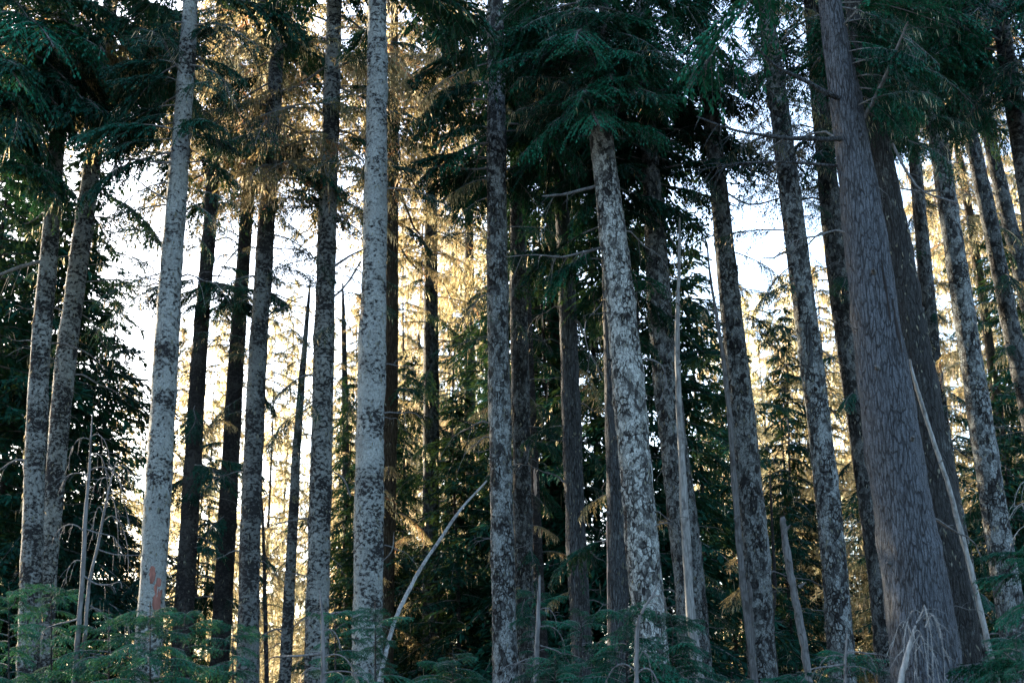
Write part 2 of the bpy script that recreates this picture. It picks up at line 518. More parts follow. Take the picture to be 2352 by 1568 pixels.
def tree(label, pts, d, H, mat, name='fir_tree', cat='tree', group='conifers of the wood', seed=0, seg=20, flare=0.55, curve=0.0, rough=0.024, top_r=0.03, part='trunk'):
    """pts: (x, y, width) read off the photograph, at depth d metres"""
    rng = random.Random(seed * 7 + 3)
    W = sorted([(P(x, y, d)[2], P(x, y, d)[0], size(x, y, d, w) / 2) for x, y, w in pts])
    z = np.array([q[0] for q in W]); X = np.array([q[1] for q in W]); Rr = np.array([q[2] for q in W])
    s_lo = (X[1] - X[0]) / (z[1] - z[0])
    s_hi = (X[-1] - X[-2]) / (z[-1] - z[-2])
    gb = ground_z(X[0], d)
    x0 = X[0] + s_lo * (gb - z[0])
    gb = ground_z(x0, d)
    T = Tree()
    zz = [gb - 0.25] + list(z)
    xx = [X[0] + s_lo * (gb - 0.25 - z[0])] + list(X)
    tp = max(0.0, (Rr[0] - Rr[-1]) / (z[-1] - z[0]))
    rr = [Rr[0] + tp * (z[0] - gb) * 0.8] + list(Rr)
    if H > z[-1] + 0.5:
        zz.append(H); xx.append(X[-1] + s_hi * 0.7 * (H - z[-1])); rr.append(top_r)
    zz, xx, rr = map(np.array, (zz, xx, rr))
    # soften the kinks
    zs = np.linspace(zz[0], zz[-1], 240)
    xs = np.interp(zs, zz, xx); rs = np.interp(zs, zz, rr)
    k = np.ones(15) / 15
    pad = lambda a: np.concatenate([2 * a[0] - a[7:0:-1], a, 2 * a[-1] - a[-2:-9:-1]])
    xs = np.convolve(pad(xs), k, 'valid'); rs = np.convolve(pad(rs), k, 'valid')
    ysv = d + curve * np.sin((zs - zs[0]) / max(1, zs[-1] - zs[0]) * math.pi)
    T.ax = lambda q: (float(np.interp(q, zs, xs)), float(np.interp(q, zs, ysv)), float(np.interp(q, zs, rs)))
    T.d, T.gz, T.top = d, gb, float(zz[-1])
    bx, by, br = T.ax(gb)
    T.base = np.array((bx, by, gb))
    root = link(name, None, None, T.base)
    root.empty_display_size = 0.3
    tag(root, label, cat, group)
    T.root = root
    # trunk
    zlim = min(T.top, P(1176, -60, d)[2])
    rows = list(np.arange(gb - 0.25, zlim, 0.16))
    if T.top > zlim:
        rows += list(np.arange(zlim, T.top, 0.9))
    rows.append(T.top)
    fn = wob_r(rng)
    v, f = [], []
    lumps = [(rng.uniform(0, 6.28), rng.uniform(gb, zlim), rng.uniform(0.05, 0.13), rng.uniform(0.06, 0.2)) for _ in range(26)]
    nz = np.array([[rng.gauss(0, 1) for _ in range(seg)] for _ in rows])
    for j, q in enumerate(rows):
        x, y, r = T.ax(q)
        fl = 1 + flare * math.exp(-max(0, q - gb) / 0.45)
        for s in range(seg):
            a = 2 * math.pi * s / seg
            bump = sum(h * math.exp(-((q - lz) / w) ** 2 - ((math.cos(a) - math.cos(la)) ** 2 + (math.sin(a) - math.sin(la)) ** 2) * 4) for la, lz, h, w in lumps if abs(q - lz) < 3 * w)
            rad = r * (fn(a, q) + bump) * (1 + rough * nz[j][s]) * (1 + (fl - 1) * (0.7 + 0.5 * math.sin(5 * a + seed)))
            v.append((x + rad * math.cos(a) - T.base[0], y + rad * math.sin(a) - T.base[1], q - gb))
    for j in range(len(rows) - 1):
        for s in range(seg):
            s2 = (s + 1) % seg
            f.append((j * seg + s, j * seg + s2, (j + 1) * seg + s2, (j + 1) * seg + s))
    f.append(tuple(reversed(range(seg))))
    f.append(tuple((len(rows) - 1) * seg + s for s in range(seg)))
    me = bpy.data.meshes.new(part)
    me.from_pydata(v, [], f)
    me.materials.append(MAT[mat])
    me.polygons.foreach_set('use_smooth', [True] * len(f))
    T.trunk = link(part, me, root)
    T.fn, T.rng = fn, rng
    TREES.append(T)
    return T

def zrow(T, y):
    return float(P(1176, y, T.d)[2])

def bough(T, z, az, L, kind, pitch=0.0, name='bough'):
    x, y, r = T.ax(z)
    rng = T.rng
    me = rng.choice(BOUGH[kind])
    o = link(name, me, T.root)
    dx, dy = math.cos(az), math.sin(az)
    o.location = (x + dx * r * 0.7 - T.base[0], y + dy * r * 0.7 - T.base[1], z - T.gz)
    o.rotation_euler = Euler((rng.uniform(-0.22, 0.22), -pitch, az), 'XYZ')
    s = L / 2.5
    o.scale = (s, s * rng.uniform(0.85, 1.2), s * rng.uniform(0.8, 1.2))
    return o

def crown(T, y0, y1, n, L0, L1, kinds, az=(-180, 180), pitch=(-0.45, 0.4)):
    z0, z1 = zrow(T, y0), zrow(T, y1)
    z1 = min(z1, T.top - 0.1)
    if T.d > 22.4 and y1 < 650 and n > 7:
        n, L0, L1 = int(n * 1.75), L0 * 1.2, L1 * 1.2
    for i in range(n):
        u = (i + T.rng.random()) / n
        a = az[0] + (az[1] - az[0]) * ((i * 0.618 + T.rng.uniform(-0.12, 0.12)) % 1.0)
        bough(T, z0 + (z1 - z0) * u, R(a), (L0 + (L1 - L0) * u) * T.rng.uniform(0.5, 1.25), T.rng.choice(kinds), T.rng.uniform(*pitch))

def top_crown(T, n, L, kinds):
    """the part of the crown above the picture"""
    z0, z1 = zrow(T, 0), T.top - 0.4
    for i in range(n):
        u = (i + T.rng.random()) / n
        bough(T, z0 + (z1 - z0) * u, R(i * 137.5 + T.rng.uniform(-20, 20)), L * (1 - 0.75 * u) * T.rng.uniform(0.8, 1.2), T.rng.choice(kinds), T.rng.uniform(-0.1, 0.25))

def pix_tube(parent, base, name, pts, mat, seg=7, fine=3, jitter=0.0, seed=0):
    """pts: (x, y, width px, depth)"""
    rng = random.Random(seed)
    C = [P(x, y, d) for x, y, w, d in pts]
    Rr = [max(0.003, size(x, y, d, w) / 2) for x, y, w, d in pts]
    q = np.linspace(0, len(C) - 1, (len(C) - 1) * fine + 1)
    C = np.array(C)
    # catmull-rom through the points
    out, rad = [], []
    for t in q:
        i = min(int(t), len(C) - 2)
        u = t - i
        p0, p1, p2, p3 = C[max(i - 1, 0)], C[i], C[i + 1], C[min(i + 2, len(C) - 1)]
        c = 0.5 * ((2 * p1) + (p2 - p0) * u + (2 * p0 - 5 * p1 + 4 * p2 - p3) * u * u + (3 * p1 - p0 - 3 * p2 + p3) * u ** 3)
        r = Rr[i] * (1 - u) + Rr[i + 1] * u
        out.append(c + np.array([rng.uniform(-1, 1) for _ in range(3)]) * jitter * r)
        rad.append(r * rng.uniform(0.9, 1.12))
    mb = MB()
    mb.tube([c - base for c in out], rad, seg, 0)
    return link(name, mb.mesh(name, [MAT[mat]], True), parent)

def bare(T, pts, mat='twig', name='branch', twigs=0, seed=0, tl=0.35, dd=-0.3):
    """a leafless branch of the tree drawn through photo points; depth runs from the trunk outwards"""
    n = len(pts)
    P4 = [(p[0], p[1], p[2], T.d + dd * (i / max(1, n - 1)) - 0.05) for i, p in enumerate(pts)]
    o = pix_tube(T.root, T.base, name, P4, mat, 6, 3, 0.25, seed)
    rng = random.Random(seed + 5)
    if twigs:
        mb = MB()
        for _ in range(twigs):
            u = rng.uniform(0.2, 1.0) * (n - 1)
            i = min(int(u), n - 2)
            a, b = P(*P4[i][:2], P4[i][3]), P(*P4[i + 1][:2], P4[i + 1][3])
            p = a + (b - a) * (u - i)
            d = (b - a) / np.linalg.norm(b - a)
            e = d * rng.uniform(0.2, 0.8) + np.array((rng.uniform(-.5, .5), rng.uniform(-.7, .7), rng.uniform(-1.0, 0.25)))
            e /= np.linalg.norm(e)
            l = tl * rng.uniform(0.5, 1.4)
            sag = np.array((0, 0, -0.35 * l))
            pts3 = [p - T.base + e * l * t + sag * t * t for t in (0, 0.35, 0.7, 1)]
            mb.tube(pts3, [0.007, 0.006, 0.004, 0.002], 3, 0, False)
        link('twig', mb.mesh('twig', [MAT[mat]]), o)['kind'] = 'stuff'
    return o

def stub(T, x, y, w=9, dirx=-0.3, mat='twig', length=0.14):
    p = P(x, y, T.d)
    ax, ay, r = T.ax(p[2])
    off = max(-0.95, min(0.95, (p[0] - ax) / r))
    n = np.array((off, -math.sqrt(1 - off * off), 0))
    q = np.array((ax, ay, p[2])) + n * r * 0.93 - T.base
    rr = size(x, y, T.d, w) / 2
    e = n + np.array((dirx, -0.1, 0.25)); e /= np.linalg.norm(e)
    mb = MB()
    mb.tube([q - n * 0.05, q + n * 0.02, q + e * length * 0.5, q + e * length], [rr * 1.3, rr * 1.15, rr * 0.75, rr * 0.5], 7, 0)
    link('branch_stub', mb.mesh('branch_stub', [MAT[mat]], True), T.root)

def patch(T, y0, y1, a0, a1, mat, name='bark_scar', seed=0, proud=0.006):
    """an irregular patch lying on the trunk's surface; angles in degrees, -90 faces the camera"""
    rng = random.Random(seed)
    z0, z1 = zrow(T, y1), zrow(T, y0)
    rows, cols = 12, 6
    v, f = [], []
    mid = 0.5 * (a0 + a1)
    for j in range(rows + 1):
        u = j / rows
        z = z0 + (z1 - z0) * u
        wv = math.sin(math.pi * min(0.98, max(0.02, u))) ** 0.5 * rng.uniform(0.7, 1.05)
        sh = rng.uniform(-0.08, 0.08) * (a1 - a0)
        x, y, r = T.ax(z)
        for i in range(cols + 1):
            a = R(mid + sh + (i / cols - 0.5) * (a1 - a0) * wv)
            edge = 1 if 0 < i < cols and 0 < j < rows else 0
            rad = r * T.fn(a, z) + (proud + 0.02 * r if edge else -0.012)
            v.append((x + rad * math.cos(a) - T.base[0], y + rad * math.sin(a) - T.base[1], z - T.gz))
    n = cols + 1
    for j in range(rows):
        for i in range(cols):
            f.append((j * n + i, j * n + i + 1, (j + 1) * n + i + 1, (j + 1) * n + i))
    me = bpy.data.meshes.new(name)
    me.from_pydata(v, [], f)
    me.materials.append(MAT[mat])
    me.polygons.foreach_set('use_smooth', [True] * len(f))
    link(name, me, T.root)

# ---- front rows of trunks, left to right
T1 = tree('leftmost pale blotched trunk in front of the dark boughs at the left edge', [(62, 1568, 54), (80, 1100, 48), (92, 800, 43), (115, 560, 38), (137, 230, 32)], 26, 30, 'blotch', seed=1)
T2 = tree('blotched trunk leaning against the leftmost pale trunk, the two touching near the bottom', [(100, 1500, 44), (112, 1250, 46), (148, 850, 46), (185, 570, 42), (205, 430, 40), (238, 150, 34)], 27.2, 30, 'blotch', seed=2)
T3 = tree('thick pale trunk with a reddish bark patch low down, beside the white sky gap', [(335, 1540, 64), (345, 1440, 62), (370, 1000, 57), (395, 600, 49), (415, 330, 42), (432, 100, 37), (438, 0, 35)], 24, 29, 'pale', seed=3)
T4 = tree('dark backlit trunk right behind the thick pale trunk with the red patch', [(412, 1568, 46), (420, 1450, 44), (455, 850, 37), (485, 480, 31), (500, 200, 26)], 33, 29, 'dark', seed=4)
T5 = tree('narrow dark trunk, second dark one right of the white sky gap', [(502, 1560, 46), (512, 1400, 44), (540, 850, 36), (563, 550, 30), (585, 250, 25)], 35, 29, 'dark', seed=5)
T6 = tree('slim pale grey trunk bending right, between the dark pair and the thin young tree', [(568, 1568, 52), (574, 1250, 48), (590, 850, 43), (612, 500, 38), (630, 250, 34), (641, 0, 28)], 27, 28, 'grey', seed=6)
T7 = tree('thin young grey conifer whose pointed top ends against the white sky', [(655, 1560, 28), (665, 1350, 25), (680, 1050, 20), (695, 850, 15), (708, 700, 9), (713, 640, 3)], 31, 0, 'grey', seed=7, seg=12, name='young_conifer', flare=0.3)
T8 = tree('straight mottled grey trunk left of the palest thick trunk', [(726, 1568, 54), (731, 1300, 52), (742, 900, 50), (752, 500, 42), (764, 150, 36), (768, 0, 32)], 27, 29, 'blotch', seed=8)
T9 = tree('palest and smoothest thick trunk, standing left of the picture centre', [(842, 1568, 70), (845, 1400, 67), (852, 900, 64), (862, 500, 56), (868, 100, 46), (866, 0, 42)], 23.5, 30, 'pale', seed=9)
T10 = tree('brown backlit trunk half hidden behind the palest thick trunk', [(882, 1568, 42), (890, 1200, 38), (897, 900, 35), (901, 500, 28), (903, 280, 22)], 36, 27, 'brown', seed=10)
T11 = tree('slim dark straight trunk hung with golden lichen boughs, right of the palest trunk', [(992, 1568, 46), (990, 1200, 40), (990, 900, 36), (990, 500, 28), (990, 130, 20)], 38, 27, 'plate_dark', seed=11)
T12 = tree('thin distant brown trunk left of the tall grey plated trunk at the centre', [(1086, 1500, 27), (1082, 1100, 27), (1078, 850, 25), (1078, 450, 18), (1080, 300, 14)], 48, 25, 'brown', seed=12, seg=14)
T13 = tree('tall plated grey trunk at the picture centre that the bent pole rests on', [(1162, 1568, 62), (1150, 1100, 52), (1143, 700, 48), (1140, 300, 42), (1137, 0, 36)], 27, 30, 'plate_grey', seed=13)
T14 = tree('dark trunk tight behind the right side of the tall centre trunk', [(1212, 1568, 50), (1205, 1400, 46), (1193, 800, 40), (1187, 300, 32), (1183, 80, 28)], 31, 29, 'plate_dark', seed=14)
T15 = tree('thin dark snag with a peeled pale spot, right of the centre trunk pair', [(1246, 1500, 26), (1238, 1350, 24), (1229, 1120, 22), (1224, 950, 17), (1215, 720, 12), (1212, 620, 7)], 33, 0, 'dark', seed=15, seg=14, name='dead_snag', flare=0.2)
T15b = tree('deep shaded trunk glimpsed between the thin snag and the scaly grey trunk', [(1292, 1500, 42), (1286, 1200, 38), (1272, 700, 32), (1262, 350, 26)], 38, 27, 'dark', seed=16)
T16 = tree('straight scaly dark grey trunk under the dense green boughs, left of the leaning pale trunk', [(1342, 1568, 54), (1335, 1480, 50), (1318, 1100, 46), (1305, 750, 40), (1298, 590, 35), (1283, 380, 29), (1270, 220, 25)], 29, 28, 'furrow_grey', seed=17)
T17 = tree('grey furrowed trunk with an orange lit left edge, tucked behind the leaning pale trunk', [(1420, 1568, 54), (1420, 1450, 52), (1418, 1200, 48), (1411, 950, 42), (1404, 700, 38)], 27.2, 25, 'furrow_grey', seed=18)
T18 = tree('leaning pale trunk with cracked plate bark rising into the dense green boughs', [(1500, 1568, 86), (1490, 1420, 80), (1450, 950, 76), (1420, 650, 66), (1385, 350, 52), (1350, 60, 42), (1343, 0, 39)], 25, 30, 'plate', seed=19)
T19 = tree('thick dark plated trunk directly behind the bleached standing pole', [(1600, 1568, 72), (1584, 1335, 70), (1548, 1020, 62), (1520, 784, 57), (1500, 480, 45), (1490, 300, 38)], 28, 28, 'plate_grey', seed=20)
T21 = tree('slender dark trunk against the right hand sky gap with a thin pole beside it', [(1752, 1568, 66), (1738, 1300, 62), (1712, 1000, 56), (1672, 650, 46), (1640, 330, 38), (1605, 0, 30)], 28, 29, 'plate_grey', seed=21)
T23 = tree('evenly mottled grey trunk with a long bark scar, left of the biggest trunk', [(1937, 1568, 66), (1918, 1300, 60), (1890, 1050, 56), (1835, 600, 50), (1790, 250, 42), (1755, 0, 35)], 26, 29, 'plate_grey', seed=22)
T25 = tree('dark mossy trunk squeezed just left of the biggest trunk', [(2045, 1568, 54), (2025, 1350, 54), (1985, 1050, 54), (1935, 700, 54), (1905, 450, 48), (1885, 250, 42)], 26.5, 27, 'plate_dark', seed=23)
T26 = tree('biggest trunk in the picture, broad with upright furrows, on the right', [(2135, 1568, 166), (2105, 1350, 150), (2073, 1150, 134), (2020, 800, 112), (1981, 500, 90), (1945, 250, 72), (1905, 0, 48)], 19.5, 27, 'furrow', seed=24, seg=36, rough=0.012)
T26b = tree('dark lichen spotted trunk showing along the right side of the biggest trunk', [(2205, 1568, 112), (2165, 1250, 104), (2110, 900, 92), (2068, 650, 80), (2030, 420, 66), (1990, 200, 50)], 21, 26, 'furrow_dark', seed=25, seg=24)
T28 = tree('narrow dark trunk behind the thin bleached pole right of the biggest trunk', [(2262, 1568, 46), (2240, 1430, 42), (2175, 1080, 38), (2145, 850, 36), (2114, 500, 31), (2095, 300, 26)], 30, 27, 'plate_dark', seed=26)
T29 = tree('lichen spotted trunk near the right edge, the widest right of the biggest one', [(2345, 1568, 70), (2325, 1400, 66), (2300, 1284, 62), (2247, 934, 56), (2182, 500, 46), (2156, 330, 42), (2110, 40, 32)], 27, 28, 'plate_grey', seed=27)
T30 = tree('grey mottled trunk leaving the picture at the right edge halfway up', [(2375, 1000, 46), (2330, 790, 42), (2272, 500, 37), (2227, 300, 34), (2160, 20, 27)], 31, 28, 'plate_dark', seed=28)
T31 = tree('rightmost trunk, leaving the picture at the upper right edge', [(2392, 820, 42), (2345, 620, 38), (2302, 450, 35), (2262, 270, 30), (2205, 20, 24)], 33, 28, 'plate_dark', seed=29)
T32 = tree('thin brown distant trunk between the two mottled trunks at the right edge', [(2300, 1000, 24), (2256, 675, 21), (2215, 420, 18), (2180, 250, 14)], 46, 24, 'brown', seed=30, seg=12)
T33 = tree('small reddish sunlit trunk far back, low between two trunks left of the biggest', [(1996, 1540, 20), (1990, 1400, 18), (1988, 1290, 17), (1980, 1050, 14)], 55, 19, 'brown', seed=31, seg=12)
T34 = tree('thin dark stem low beside the slim bending grey trunk', [(612, 1540, 11), (608, 1350, 9), (604, 1200, 7), (598, 1100, 3)], 34, 0, 'dark', seed=32, seg=8, name='young_conifer', flare=0.2)
T35 = tree('thin dark far trunk between the mottled grey and the palest trunk', [(800, 1500, 24), (797, 1200, 20), (792, 900, 15), (789, 720, 9), (787, 650, 4)], 44, 0, 'dark', seed=33, seg=12, name='young_conifer')
T36 = tree('dark trunk outside the left edge whose boughs hang into the picture', [(-75, 1500, 60), (-60, 900, 52), (-30, 300, 40)], 25, 27, 'dark', seed=34)
T37 = tree('trunk just outside the right edge whose green boughs fill the upper right corner', [(2470, 1200, 66), (2420, 800, 58), (2350, 350, 48), (2300, 60, 38)], 22.5, 26, 'grey', seed=35)

# ---- their boughs
crown(T36, 480, 0, 40, 1.0, 2.0, 'AB', (-150, 60)); top_crown(T36, 18, 2.6, 'B')
crown(T1, 290, 0, 26, 1.3, 1.9, 'BBM', (-60, 240)); top_crown(T1, 22, 2.2, 'B')
crown(T2, 240, 0, 26, 1.4, 2.0, 'BBM', (-60, 240)); top_crown(T2, 22, 2.2, 'B')
crown(T3, 370, 10, 12, 1.2, 1.5, 'BS'); top_crown(T3, 22, 2.2, 'B')
crown(T4, 400, 0, 26, 1.9, 2.3, 'MMGB'); top_crown(T4, 22, 2.2, 'G')
crown(T5, 430, 0, 30, 1.9, 2.5, 'MMG'); top_crown(T5, 22, 2.2, 'G')
crown(T6, 440, 0, 14, 1.6, 1.9, 'SMM'); top_crown(T6, 20, 2.2, 'B')
crown(T7, 1350, 680, 34, 0.85, 0.2, 'GS')
crown(T8, 480, 0, 14, 1.5, 1.9, 'SMM'); top_crown(T8, 20, 2.0, 'B')
crown(T9, 420, 0, 7, 0.7, 0.9, 'SB', (-20, 200)); top_crown(T9, 26, 2.3, 'B')
crown(T10, 430, 0, 32, 1.9, 2.4, 'MMG'); top_crown(T10, 18, 2.0, 'G')
crown(T11, 640, 0, 34, 1.6, 2.0, 'MMG'); top_crown(T11, 16, 2.0, 'G')
crown(T12, 760, 120, 30, 1.6, 1.6, 'MG'); top_crown(T12, 8, 1.5, 'G')
crown(T13, 420, 0, 15, 1.4, 1.5, 'ABM', (-30, 210)); top_crown(T13, 22, 2.2, 'A')
crown(T14, 400, 0, 20, 1.4, 1.7, 'AB', (-10, 190)); top_crown(T14, 18, 2.2, 'A')
crown(T15b, 900, 0, 36, 1.8, 1.8, 'BB'); top_crown(T15b, 14, 2.0, 'B')
crown(T16, 430, 0, 44, 1.2, 1.6, 'AAS', (-210, 30)); top_crown(T16, 18, 2.0, 'A')
crown(T17, 650, 100, 20, 1.4, 1.8, 'AB', (0, 180)); top_crown(T17, 8, 1.6, 'A')
crown(T18, 300, 0, 46, 1.1, 1.6, 'AAAS', (-200, 20)); top_crown(T18, 26, 2.3, 'A')
crown(T19, 430, 0, 34, 1.6, 1.9, 'ABB'); top_crown(T19, 18, 2.0, 'A')
crown(T21, 330, 0, 10, 1.0, 1.3, 'S'); top_crown(T21, 20, 2.2, 'B')
crown(T23, 380, 0, 15, 1.1, 1.5, 'SSM', (-200, 200)); top_crown(T23, 20, 2.2, 'B')
crown(T25, 430, 0, 20, 1.2, 1.7, 'SBM'); top_crown(T25, 16, 2.0, 'B')
crown(T26, 260, 0, 26, 1.0, 1.6, 'AAS', (-60, 100)); top_crown(T26, 26, 2.6, 'A')
crown(T26b, 340, 0, 20, 1.1, 1.7, 'ABS', (-70, 70)); top_crown(T26b, 16, 2.2, 'A')
crown(T28, 330, 0, 14, 1.2, 1.6, 'ABM'); top_crown(T28, 16, 2.0, 'B')
crown(T29, 270, 0, 18, 1.2, 1.6, 'AB'); top_crown(T29, 18, 2.2, 'A')
crown(T30, 300, 0, 14, 1.3, 1.6, 'BM', (-40, 220)); top_crown(T30, 18, 2.2, 'B')
crown(T31, 300, 0, 14, 1.3, 1.6, 'BG', (-40, 220)); top_crown(T31, 16, 2.2, 'B')
crown(T37, 250, 0, 34, 1.0, 1.9, 'AAS', (-260, -60)); top_crown(T37, 22, 2.4, 'A')
crown(T32, 600, 0, 26, 1.6, 1.8, 'MG')
crown(T33, 1330, 900, 26, 1.6, 1.4, 'G')
crown(T35, 1450, 690, 46, 1.3, 0.3, 'GM')
crown(T34, 1500, 1120, 10, 0.6, 0.3, 'G')

for T, y, az, L, kind in (
        (T4, 690, 0, 1.1, 'B'), (T4, 680, 180, 0.9, 'B'), (T4, 700, -90, 1.0, 'B'), (T4, 665, -40, 1.1, 'B'), (T5, 700, -150, 1.0, 'B'), (T5, 690, -60, 0.9, 'B'),
        (T4, 330, -20, 1.5, 'B'), (T4, 310, -90, 1.3, 'B'), (T4, 340, 200, 1.2, 'B'), (T5, 320, -120, 1.3, 'B'), (T5, 340, -60, 1.2, 'B'), (T4, 60, -30, 1.8, 'B'), (T4, 30, 200, 1.8, 'B'), (T5, 40, -90, 1.8, 'B'),
        (T6, 380, 0, 1.2, 'B'), (T6, 360, -30, 1.1, 'S'), (T6, 560, 5, 0.9, 'S'), (T6, 170, 180, 1.2, 'B'), (T6, 100, 10, 1.2, 'B'), (T8, 200, -10, 1.0, 'B'), (T8, 90, 190, 1.0, 'B'), (T8, 310, 0, 0.8, 'B'), (T8, 250, 160, 0.9, 'S'),
        (T4, 1080, 200, 0.8, 'B'), (T4, 1090, -20, 0.9, 'B'), (T5, 1110, -30, 0.9, 'B'), (T5, 1200, 200, 0.9, 'B'), (T4, 1260, -30, 0.9, 'B'), (T5, 1290, -20, 1.0, 'B'), (T4, 1330, 190, 0.8, 'B'),
        (T10, 300, -60, 0.9, 'B'), (T10, 340, -20, 0.9, 'B'), (T10, 390, -80, 0.7, 'B'), (T10, 860, -30, 1.0, 'B'), (T10, 900, -60, 1.1, 'B'), (T10, 940, 0, 0.9, 'B'), (T10, 700, -20, 0.9, 'G'),
        (T3, 280, 180, 1.3, 'B'), (T3, 320, 200, 1.2, 'B'), (T3, 240, 170, 1.3, 'B'), (T3, 150, 185, 1.3, 'B'), (T3, 310, 0, 0.9, 'B'), (T3, 130, 10, 0.9, 'B'), (T3, 190, 210, 1.2, 'B'),
        (T13, 330, 180, 1.6, 'A'), (T13, 370, 205, 1.5, 'B'), (T13, 300, 215, 1.4, 'A'), (T13, 390, 170, 1.3, 'B'), (T13, 200, 190, 1.2, 'A'), (T13, 60, 200, 1.2, 'A'), (T13, 120, 170, 1.1, 'B'),
        (T11, 1040, -20, 1.7, 'B'), (T11, 1060, -60, 1.5, 'B'), (T11, 1090, 10, 1.4, 'B'), (T11, 1020, -100, 1.0, 'B'), (T12, 960, -30, 1.5, 'G'), (T12, 820, 200, 1.5, 'M'), (T11, 800, 190, 1.3, 'M'),
        (T14, 980, -30, 1.0, 'B'), (T14, 1010, 20, 1.0, 'B'), (T16, 980, 200, 0.9, 'B'), (T21, 820, 190, 1.0, 'B'), (T21, 930, 0, 0.8, 'B'), (T25, 640, -100, 0.8, 'B'), (T25, 700, -70, 0.7, 'B'),
        (T4, 660, 10, 1.7, 'B'), (T4, 640, 185, 1.4, 'B'), (T4, 675, -70, 1.5, 'B'), (T4, 655, -130, 1.4, 'B'), (T5, 670, -40, 1.6, 'B'), (T5, 660, 200, 1.5, 'B'), (T5, 690, -100, 1.3, 'B'), (T4, 690, -20, 1.3, 'B'),
        (T4, 1050, 10, 1.4, 'B'), (T4, 1070, -60, 1.3, 'B'), (T5, 1080, 190, 1.4, 'B'), (T5, 1250, -30, 1.4, 'B'), (T4, 1280, 200, 1.3, 'B'), (T5, 880, 10, 1.0, 'S'), (T4, 900, 190, 1.0, 'S'), (T5, 500, 0, 1.5, 'S'), (T5, 470, 200, 1.5, 'B'), (T4, 480, 10, 1.3, 'S'),
        (T6, 370, -10, 1.6, 'B'), (T6, 410, 15, 1.5, 'B'), (T6, 540, 0, 1.5, 'S'), (T6, 460, 5, 1.5, 'S'), (T6, 600, -15, 1.0, 'S'), (T8, 440, 0, 1.1, 'S'), (T8, 520, 10, 1.1, 'S'), (T8, 380, -15, 1.1, 'B'), (T8, 600, 10, 1.0, 'S'), (T8, 480, 190, 1.2, 'S'), (T8, 560, 175, 1.2, 'S'), (T8, 330, 185, 1.4, 'B'),
        (T2, 560, 10, 1.5, 'S'), (T2, 500, -5, 1.6, 'S'), (T2, 440, 10, 1.5, 'B'), (T2, 610, 0, 1.2, 'S'), (T3, 470, 185, 1.2, 'S'), (T3, 420, 190, 1.2, 'S'), (T3, 350, 185, 1.6, 'B'), (T3, 300, 195, 1.6, 'B'),
        (T10, 480, -10, 1.4, 'M'), (T10, 520, 10, 1.3, 'M'), (T10, 600, 0, 1.3, 'G'), (T11, 560, 185, 1.5, 'M'), (T11, 500, 175, 1.5, 'M'), (T11, 680, 10, 1.5, 'M'), (T11, 740, 190, 1.4, 'G'), (T21, 420, 0, 1.2, 'S'), (T23, 430, 185, 1.0, 'S'),
        (T29, 930, 190, 0.8, 'S'), (T28, 1000, -40, 0.9, 'B'), (T28, 1040, -20, 0.8, 'B'), (T30, 700, 200, 0.9, 'M')):
    bough(T, zrow(T, y), R(az), L * 1.1, kind, T.rng.uniform(-0.25, 0.2))

for T, n, lo, hi in ((T4, 12, 1480, 560), (T5, 14, 1480, 560), (T10, 14, 1450, 480), (T11, 20, 1480, 640), (T12, 22, 1450, 700), (T14, 18, 1480, 450), (T15b, 24, 1480, 800), (T15, 8, 1400, 760),
                     (T17, 10, 1300, 700), (T19, 16, 1450, 480), (T21, 10, 1400, 700), (T25, 14, 1450, 560), (T28, 20, 1450, 430), (T30, 16, 1000, 480), (T31, 16, 800, 460), (T32, 18, 1000, 500), (T16, 10, 1400, 560), (T29, 6, 1300, 500)):
    for i in range(n):
        y = lo + (hi - lo) * (i + T.rng.random()) / n
        az = T.rng.uniform(20, 160) if T in (T17, T19, T16, T29, T21) else T.rng.uniform(-180, 180)
        bough(T, zrow(T, y), R(az), T.rng.uniform(0.5, 1.25) * (1.3 if T.d > 34 else 1), T.rng.choice('BBSG'), T.rng.uniform(-0.5, 0.2))

for T, n, lo, hi in ((T3, 8, 700, 350), (T4, 10, 900, 420), (T5, 10, 900, 420), (T6, 16, 950, 380), (T8, 18, 950, 380), (T9, 5, 800, 300), (T10, 12, 900, 400), (T21, 14, 800, 200), (T23, 12, 700, 200), (T25, 10, 800, 350), (T2, 10, 800, 350), (T13, 8, 800, 400)):
    for i in range(n):
        az = T.rng.choice((0, 180)) + T.rng.uniform(-35, 60)
        bough(T, zrow(T, lo + (hi - lo) * (i + T.rng.random()) / n), R(az), T.rng.uniform(0.6, 1.5), 'S', T.rng.uniform(-0.5, 0.35))

def make_dead_twig(seed):
    rng = random.Random(seed)
    mb = MB()
    L = 1.0
    c1, c2, c3 = rng.uniform(-.3, .3), rng.uniform(-.9, -.1), rng.uniform(-.1, .5)
    st = lambda t: np.array((L * t, c1 * t * t + 0.03 * math.sin(9 * t + seed), c3 * t + c2 * t * t + 0.03 * math.sin(11 * t)))
    ts = np.linspace(0, 1, 8)
    mb.tube([st(t) for t in ts], [0.020 * (1 - 0.85 * t) for t in ts], 5, 0)
    for _ in range(rng.randint(2, 7)):
        t = rng.uniform(0.25, 0.95)
        p = st(t)
        e = np.array((rng.uniform(0.2, 1), rng.uniform(-1, 1), rng.uniform(-1.0, 0.4))); e /= np.linalg.norm(e)
        l = rng.uniform(0.12, 0.45)
        mb.tube([p, p + e * l * 0.5, p + e * l + np.array((0, 0, -0.3 * l))], [0.008, 0.006, 0.002], 3, 0, False)
    return mb.mesh('dead_twig_mesh', [MAT['deadgrey']], True)

